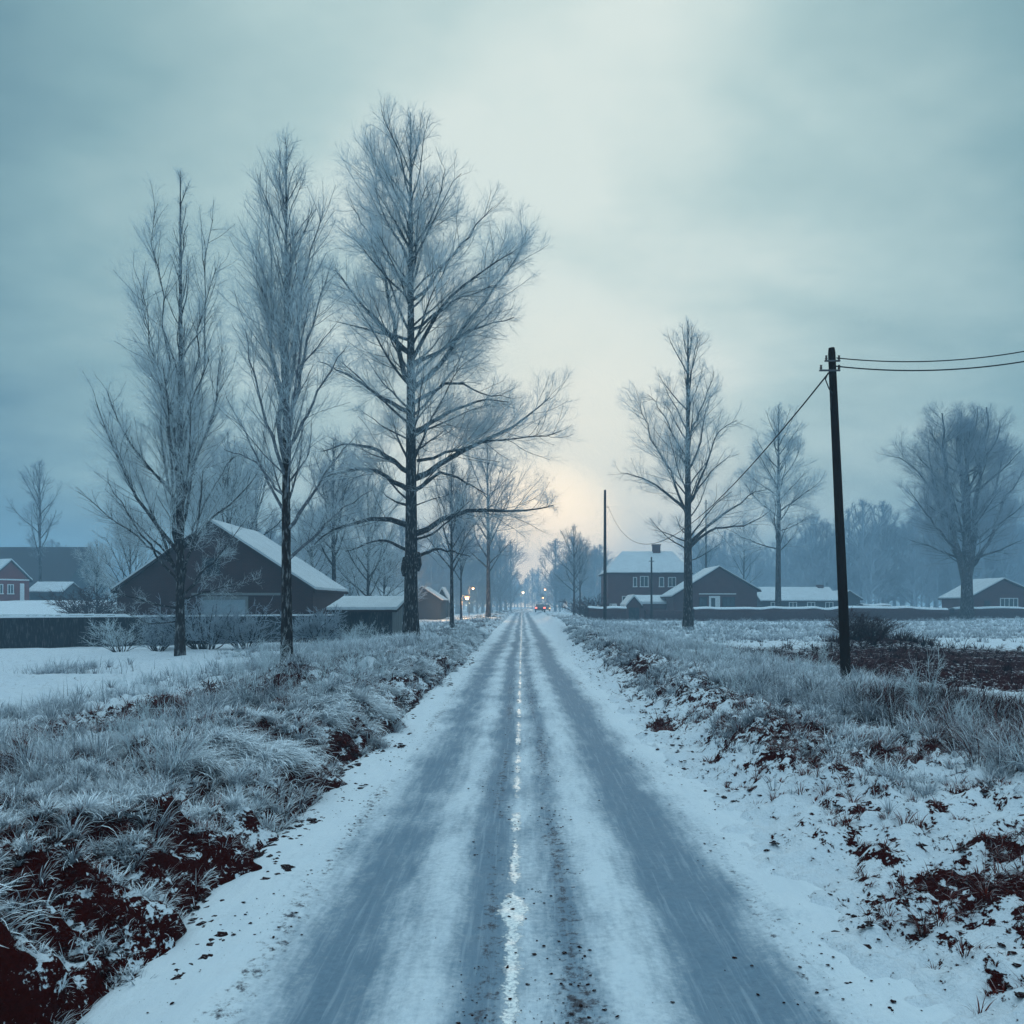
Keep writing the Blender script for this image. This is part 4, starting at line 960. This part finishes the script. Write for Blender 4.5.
# ------------------------------------------------------------------ poles and cables
Dp = 15.2; bx = loc_px(847, Dp); tx = at(831.5, 348, Dp)
p = thing('utility_pole', bx, 'near leaning dark timber utility pole with cables by the roadside', 'utility pole', 'utility poles')
v = tx - np.array(bx)
m = MB(); m.tube([np.array([0, 0, -.5]), v * .25, v * .6, v * .985, v], [.095, .09, .079, .067, .055], 14); m.build('pole_shaft', M['pole'], p, smooth=False)
for zz, ln in ((.27, .16), (.45, .26)):
    c = v - np.array([0, 0, zz]); m = MB(); m.box(c[0] - ln, c[0] + .13, c[1] - .10, c[1] - .065, c[2] - .014, c[2] + .014); br = m.build('bracket', M['metal'], p)
    for sx in (-ln + .03, .11):
        m = MB(); m.tube([c + np.array([sx, -.083, .014]), c + np.array([sx, -.083, .04]), c + np.array([sx, -.083, .07]), c + np.array([sx, -.083, .10])], [.010, .028, .018, .024], 8); m.build('insulator', M['ceramic'], br, smooth=True)
m = MB(); c = v - np.array([.10, .09, .5]); m.tube([c, c + np.array([-.05, 0, -.12]), c + np.array([.02, 0, -.3]), c + np.array([.08, 0, -.38])], .012, 6); m.tube([c + np.array([.06, 0, -.45]), c + np.array([.05, 0, -.7])], .014, 6); m.build('hanging_wire', M['wire'], p)
Dq = 76.; qb = loc_px(605, Dq); qt = at(605, 490, Dq)
q_ = thing('utility_pole', qb, 'thin distant utility pole left of the two storey brick house', 'utility pole', 'utility poles')
m = MB(); m.tube([(0, 0, -.5), (0, 0, 5), (0, 0, qt[2] - qb[2])], [.17, .15, .11], 10); m.build('pole_shaft', M['pole'], q_)
zc = at(0, 507, Dq)[2] - qb[2]; m = MB(); m.box(.10, .35, -.03, .03, zc - .03, zc + .03); m.build('bracket', M['metal'], q_)
for (px, D_, top, lb) in ((651.5, 87., 557, 'short thin pole standing before the two storey brick house'), (706, 112., 500, 'slender pole rising behind the gabled brick house'), (248, 104., 575, None)):
    if lb is None: continue
    l = loc_px(px, D_); hh = at(0, top, D_)[2] - l[2]; o = thing('utility_pole', l, lb, 'utility pole', 'utility poles')
    m = MB(); m.tube([(0, 0, -.4), (0, 0, hh * .5), (0, 0, hh)], [.13, .11, .08], 8); m.build('pole_shaft', M['pole'], o)
    m = MB(); m.box(-.3, .3, -.10, -.06 - .0, hh - .5, hh - .42); m.build('bracket', M['metal'], o)
def cable(A, B_, sag, label, rad=.017, n=40):
    A, B_ = np.array(A, float), np.array(B_, float); m = MB(); m.tube([A + (B_ - A) * t + np.array([0, 0, -4 * sag * t * (1 - t)]) for t in np.linspace(0, 1, n)], rad, 6)
    return tag(m.build('power_cable', M['wire'], None, smooth=True), label, 'cable', 'overhead cables')
def cable_px(pts, D, label, rad):
    P = np.array(pts, float); u = np.linspace(P[0, 0], P[-1, 0], 40); co = np.polyfit(P[:, 0], P[:, 1], 2)
    m = MB(); m.tube([at(x, np.polyval(co, x), D - .10) for x in u], rad, 6); return tag(m.build('power_cable', M['wire'], None, smooth=True), label, 'cable', 'overhead cables')
cable_px([(836.5, 358), (920, 361.4), (1024, 351.5), (1200, 297)], Dp, 'upper of the two cables running right from the near pole', .011)
cable_px([(836, 366.5), (920, 369.8), (1024, 362), (1200, 310)], Dp, 'lower of the two cables running right from the near pole', .013)
A = at(829.5, 372, Dp); cable(A + np.array([.0, -.0, 0]), at(608.5, 507, Dq), 3.4, 'sagging cable running from the near pole back to the thin distant pole', .015)

# ------------------------------------------------------------------ street lamps and cars
def lamp(px, py, D, side, label, mat, energy, name='street_lamp', rad=.16):
    l = np.array(loc_px(px - side * 8 * 60 / D, D)); hd = at(px, py, D) - l; o = thing(name, l, label, 'street lamp', 'street lamps')
    m = MB(); m.tube([(0, 0, -.3), (0, 0, 1), (0, 0, hd[2] + .15)], [.08, .06, .045], 8); m.build('post', M['metal'], o)
    m = MB(); m.tube([(0, 0, hd[2] + .1), (hd[0] * .5, 0, hd[2] + .3), (hd[0], 0, hd[2] + .24)], .03, 6); m.build('arm', M['metal'], o)
    m = MB(); m.tube([(hd[0], 0, hd[2] + .26), (hd[0], 0, hd[2] + .2), (hd[0], 0, hd[2] + .12)], [.08, .2, .24], 10); hd_o = m.build('lamp_shade', M['metal'], o)
    m = MB(); m.tube([(hd[0], 0, hd[2] + .115), (hd[0], 0, hd[2] + .05), (hd[0], 0, hd[2] - .06), (hd[0], 0, hd[2] - rad)], [rad * .6, rad, rad * .9, rad * .3], 10); m.build('bulb', M[mat], hd_o)
    li = bpy.data.lights.new('lamp_light', 'POINT'); li.energy = energy; li.color = (1, .55, .24) if mat == 'lamp' else (1, .72, .45); li.shadow_soft_size = .25
    lo = bpy.data.objects.new('lamp_light', li); COL.objects.link(lo); lo.parent = hd_o; lo.location = (hd[0], 0, hd[2] - rad - .2)
lamp(467, 597, 92., 1, 'nearer orange street lamp left of the road, glowing low in the haze', 'lamp', 1300, rad=.30)
lamp(473, 588, 122., 1, 'small orange street lamp just above and behind the nearer one', 'lamp', 700, rad=.2)
lamp(523, 592, 262., 1, 'pale bright street lamp at the far end of the road', 'lamp_white', 2500, rad=.5)

lamp(543, 597, 205., -1, 'lower of two small amber street lamps above the cars at the road end', 'lamp', 500, rad=.35)
lamp(545, 589, 235., -1, 'upper of two small amber street lamps above the cars at the road end', 'lamp', 500, rad=.32)
def car(px, D, label, rz, lights, tailm, x=None):
    l = loc_px(px, D); o = thing('car', l, label, 'car', 'cars at the road end', rz)
    m = MB(); prof_ = [(-2.1, .35), (-2.15, .75), (-1.9, 1.0), (-1.5, 1.02), (-1.1, 1.42), (.3, 1.45), (1.0, 1.0), (1.9, .88), (2.1, .6), (2.05, .35)]
    n = len(prof_); b = [(-.84 if z < 1.1 else -.68, y, z) for y, z in prof_] + [(.84 if z < 1.1 else .68, y, z) for y, z in prof_]
    m.add(b, [tuple(range(n)), tuple(range(2 * n - 1, n - 1, -1))] + [(i, n + i, n + (i + 1) % n, (i + 1) % n) for i in range(n)]); m.build('body', M['car_paint'], o, bevel=.05)
    m = MB(); m.hexa([(-.68, -1.56, 1.05), (.68, -1.56, 1.05), (.6, -1.2, 1.38), (-.6, -1.2, 1.38)], [(-.68, -1.60, 1.07), (.68, -1.60, 1.07), (.6, -1.24, 1.40), (-.6, -1.24, 1.40)]); m.build('rear_window', M['glass'], o)
    m = MB(); m.hexa([(-.68, 1.0, 1.02), (.68, 1.0, 1.02), (.6, .42, 1.42), (-.6, .42, 1.42)], [(-.68, 1.04, 1.05), (.68, 1.04, 1.05), (.6, .46, 1.45), (-.6, .46, 1.45)]); m.build('windscreen', M['glass'], o)
    for sx in (-.78, .78):
        for sy in (-1.3, 1.3):
            m = MB(); m.tube([(sx - .09, sy, .32), (sx + .09, sy, .32)], .32, 14); w_ = m.build('wheel', M['rubber'], o); m = MB(); m.tube([(sx - .10, sy, .32), (sx + .10, sy, .32)], .18, 10); m.build('rim', M['metal'], w_)
        m = MB(); m.box(sx * .95 - .17, sx * .95 + .17, -2.2, -2.12, .68, .92); m.build('tail_light', M[tailm], o)
        m = MB(); m.box(sx * .9 - .15, sx * .9 + .15, 2.03, 2.12, .58, .76); m.build('headlight', M[lights], o)
car(540, 142., 'dark car with red tail lights pulled over at the right of the road end', 0, 'white', 'tail')
car(546, 168., 'car with amber lights facing back behind the car with red tail lights', math.pi, 'amber', 'tail')

# ------------------------------------------------------------------ haze
hz = bpy.data.materials.new('haze_air'); hz.use_nodes = True; nt = hz.node_tree
for n in list(nt.nodes):
    if n.type == 'BSDF_PRINCIPLED': nt.nodes.remove(n)
pv = nt.nodes.new('ShaderNodeVolumePrincipled'); pv.inputs['Color'].default_value = (.46, .74, .94, 1); pv.inputs['Density'].default_value = .0027; pv.inputs['Anisotropy'].default_value = .15
nt.links.new(pv.outputs[0], nt.nodes['Material Output'].inputs['Volume'])
m = MB(); m.box(-420, 420, -32, 520, -2.5, 34.5); ho = m.build('haze', hz); tag(ho, 'cold blue winter haze over the fields', 'haze', None, 'stuff')

# ------------------------------------------------------------------ sky, sun, camera
SUN_AZ, SUN_EL = R(2.0), R(5.0)        # straight down the road, low behind cloud
wd = bpy.data.worlds.new('World'); scene.world = wd; wd.use_nodes = True; nt = wd.node_tree; bg = nt.nodes['Background']
sky = nt.nodes.new('ShaderNodeTexSky'); sky.sky_type = 'NISHITA'; sky.sun_disc = False; sky.sun_elevation = SUN_EL; sky.sun_rotation = SUN_AZ; sky.air_density = 1.2; sky.dust_density = 2.0
tc = nt.nodes.new('ShaderNodeTexCoord').outputs['Generated']
def dotw(v):
    n = nt.nodes.new('ShaderNodeVectorMath'); n.operation = 'DOT_PRODUCT'; nt.links.new(tc, n.inputs[0]); v = np.array(v, float); n.inputs[1].default_value = tuple(v / np.linalg.norm(v)); return n.outputs['Value']
glow = dotw(((545 - VX) / F, 1, (VY - 270) / F)); low = dotw(((560 - VX) / F, 1, (VY - 500) / F))
sp = nt.nodes.new('ShaderNodeSeparateXYZ'); nt.links.new(tc, sp.inputs[0])
up = mathn(nt, 'ADD', mathn(nt, 'MAXIMUM', sp.outputs[2], 0.0), .22)
cv = nt.nodes.new('ShaderNodeCombineXYZ'); nt.links.new(mathn(nt, 'DIVIDE', sp.outputs[0], up), cv.inputs[0]); nt.links.new(mathn(nt, 'DIVIDE', sp.outputs[1], up), cv.inputs[1])
cn = noise(nt, scaled(nt, cv.outputs[0], (.9, 1.15, 1)), 1.3, 5, .55); cn2 = noise(nt, scaled(nt, cv.outputs[0], (.8, 1.2, 1)), 2.4, 4, .5)
g = mathn(nt, 'ADD', glow, mathn(nt, 'MULTIPLY', mathn(nt, 'SUBTRACT', cn, .5), .20))
g = mathn(nt, 'ADD', g, mathn(nt, 'MULTIPLY', mathn(nt, 'SUBTRACT', cn2, .5), .10))
rmp = nt.nodes.new('ShaderNodeValToRGB'); nt.links.new(g, rmp.inputs[0]); cr = rmp.color_ramp
cr.elements[0].position = .0; cr.elements[0].color = (.26, .47, .62, 1); cr.elements[1].position = 1.0; cr.elements[1].color = (.80, .89, .83, 1)
for p_, c_ in ((.55, (.20, .36, .47, 1)), (.73, (.060, .155, .225, 1)), (.81, (.125, .255, .325, 1)), (.88, (.28, .455, .485, 1)), (.94, (.50, .67, .66, 1)), (.97, (.67, .80, .76, 1))):
    e = cr.elements.new(p_); e.color = c_
c1 = rmp.outputs[0]
lowf = remap(nt, low, .962, .9995, 0, .65); c1 = mixc(nt, lowf, c1, (1.02, 1.0, .86))
lo2 = dotw(((540 - VX) / F, 1, (VY - 548) / F)); c1 = mixc(nt, remap(nt, lo2, .992, .9998), c1, (1.72, 1.42, 1.02))
zen = remap(nt, sp.outputs[2], .63, .95, 0, .9); c1 = mixc(nt, zen, c1, (1.12, 1.55, 1.78))
sc_ = nt.nodes.new('ShaderNodeVectorMath'); sc_.operation = 'SCALE'; nt.links.new(c1, sc_.inputs[0]); sc_.inputs['Scale'].default_value = 10.0
nt.links.new(mixc(nt, .93, sky.outputs[0], sc_.outputs[0]), bg.inputs['Color']); bg.inputs['Strength'].default_value = .1
su = bpy.data.lights.new('sun', 'SUN'); su.energy = .5; su.angle = R(25); su.color = (1, .86, .70)
so = bpy.data.objects.new('sun', su); COL.objects.link(so); so.rotation_euler = (R(90) - SUN_EL, 0, math.pi - SUN_AZ)

cam = bpy.data.cameras.new('camera'); co = bpy.data.objects.new('camera', cam); COL.objects.link(co)
co.location = (0, 0, HC); co.rotation_euler = (R(90), 0, 0); cam.sensor_width = 36; cam.lens = F / 1024 * 36
cam.shift_x = -(VX - 512) / 1024; cam.shift_y = (VY - 512) / 1024; cam.clip_start = .1; cam.clip_end = 3000
scene.camera = co
scene.view_settings.view_transform = 'Standard'; scene.view_settings.look = 'None'; scene.view_settings.exposure = 0; scene.view_settings.gamma = 1
scene.cycles.use_denoising = True; scene.cycles.volume_bounces = 1; scene.cycles.max_bounces = 6; scene.cycles.diffuse_bounces = 3
print('verts', sum(len(m_.vertices) for m_ in bpy.data.meshes), 'objects', len(bpy.data.objects))
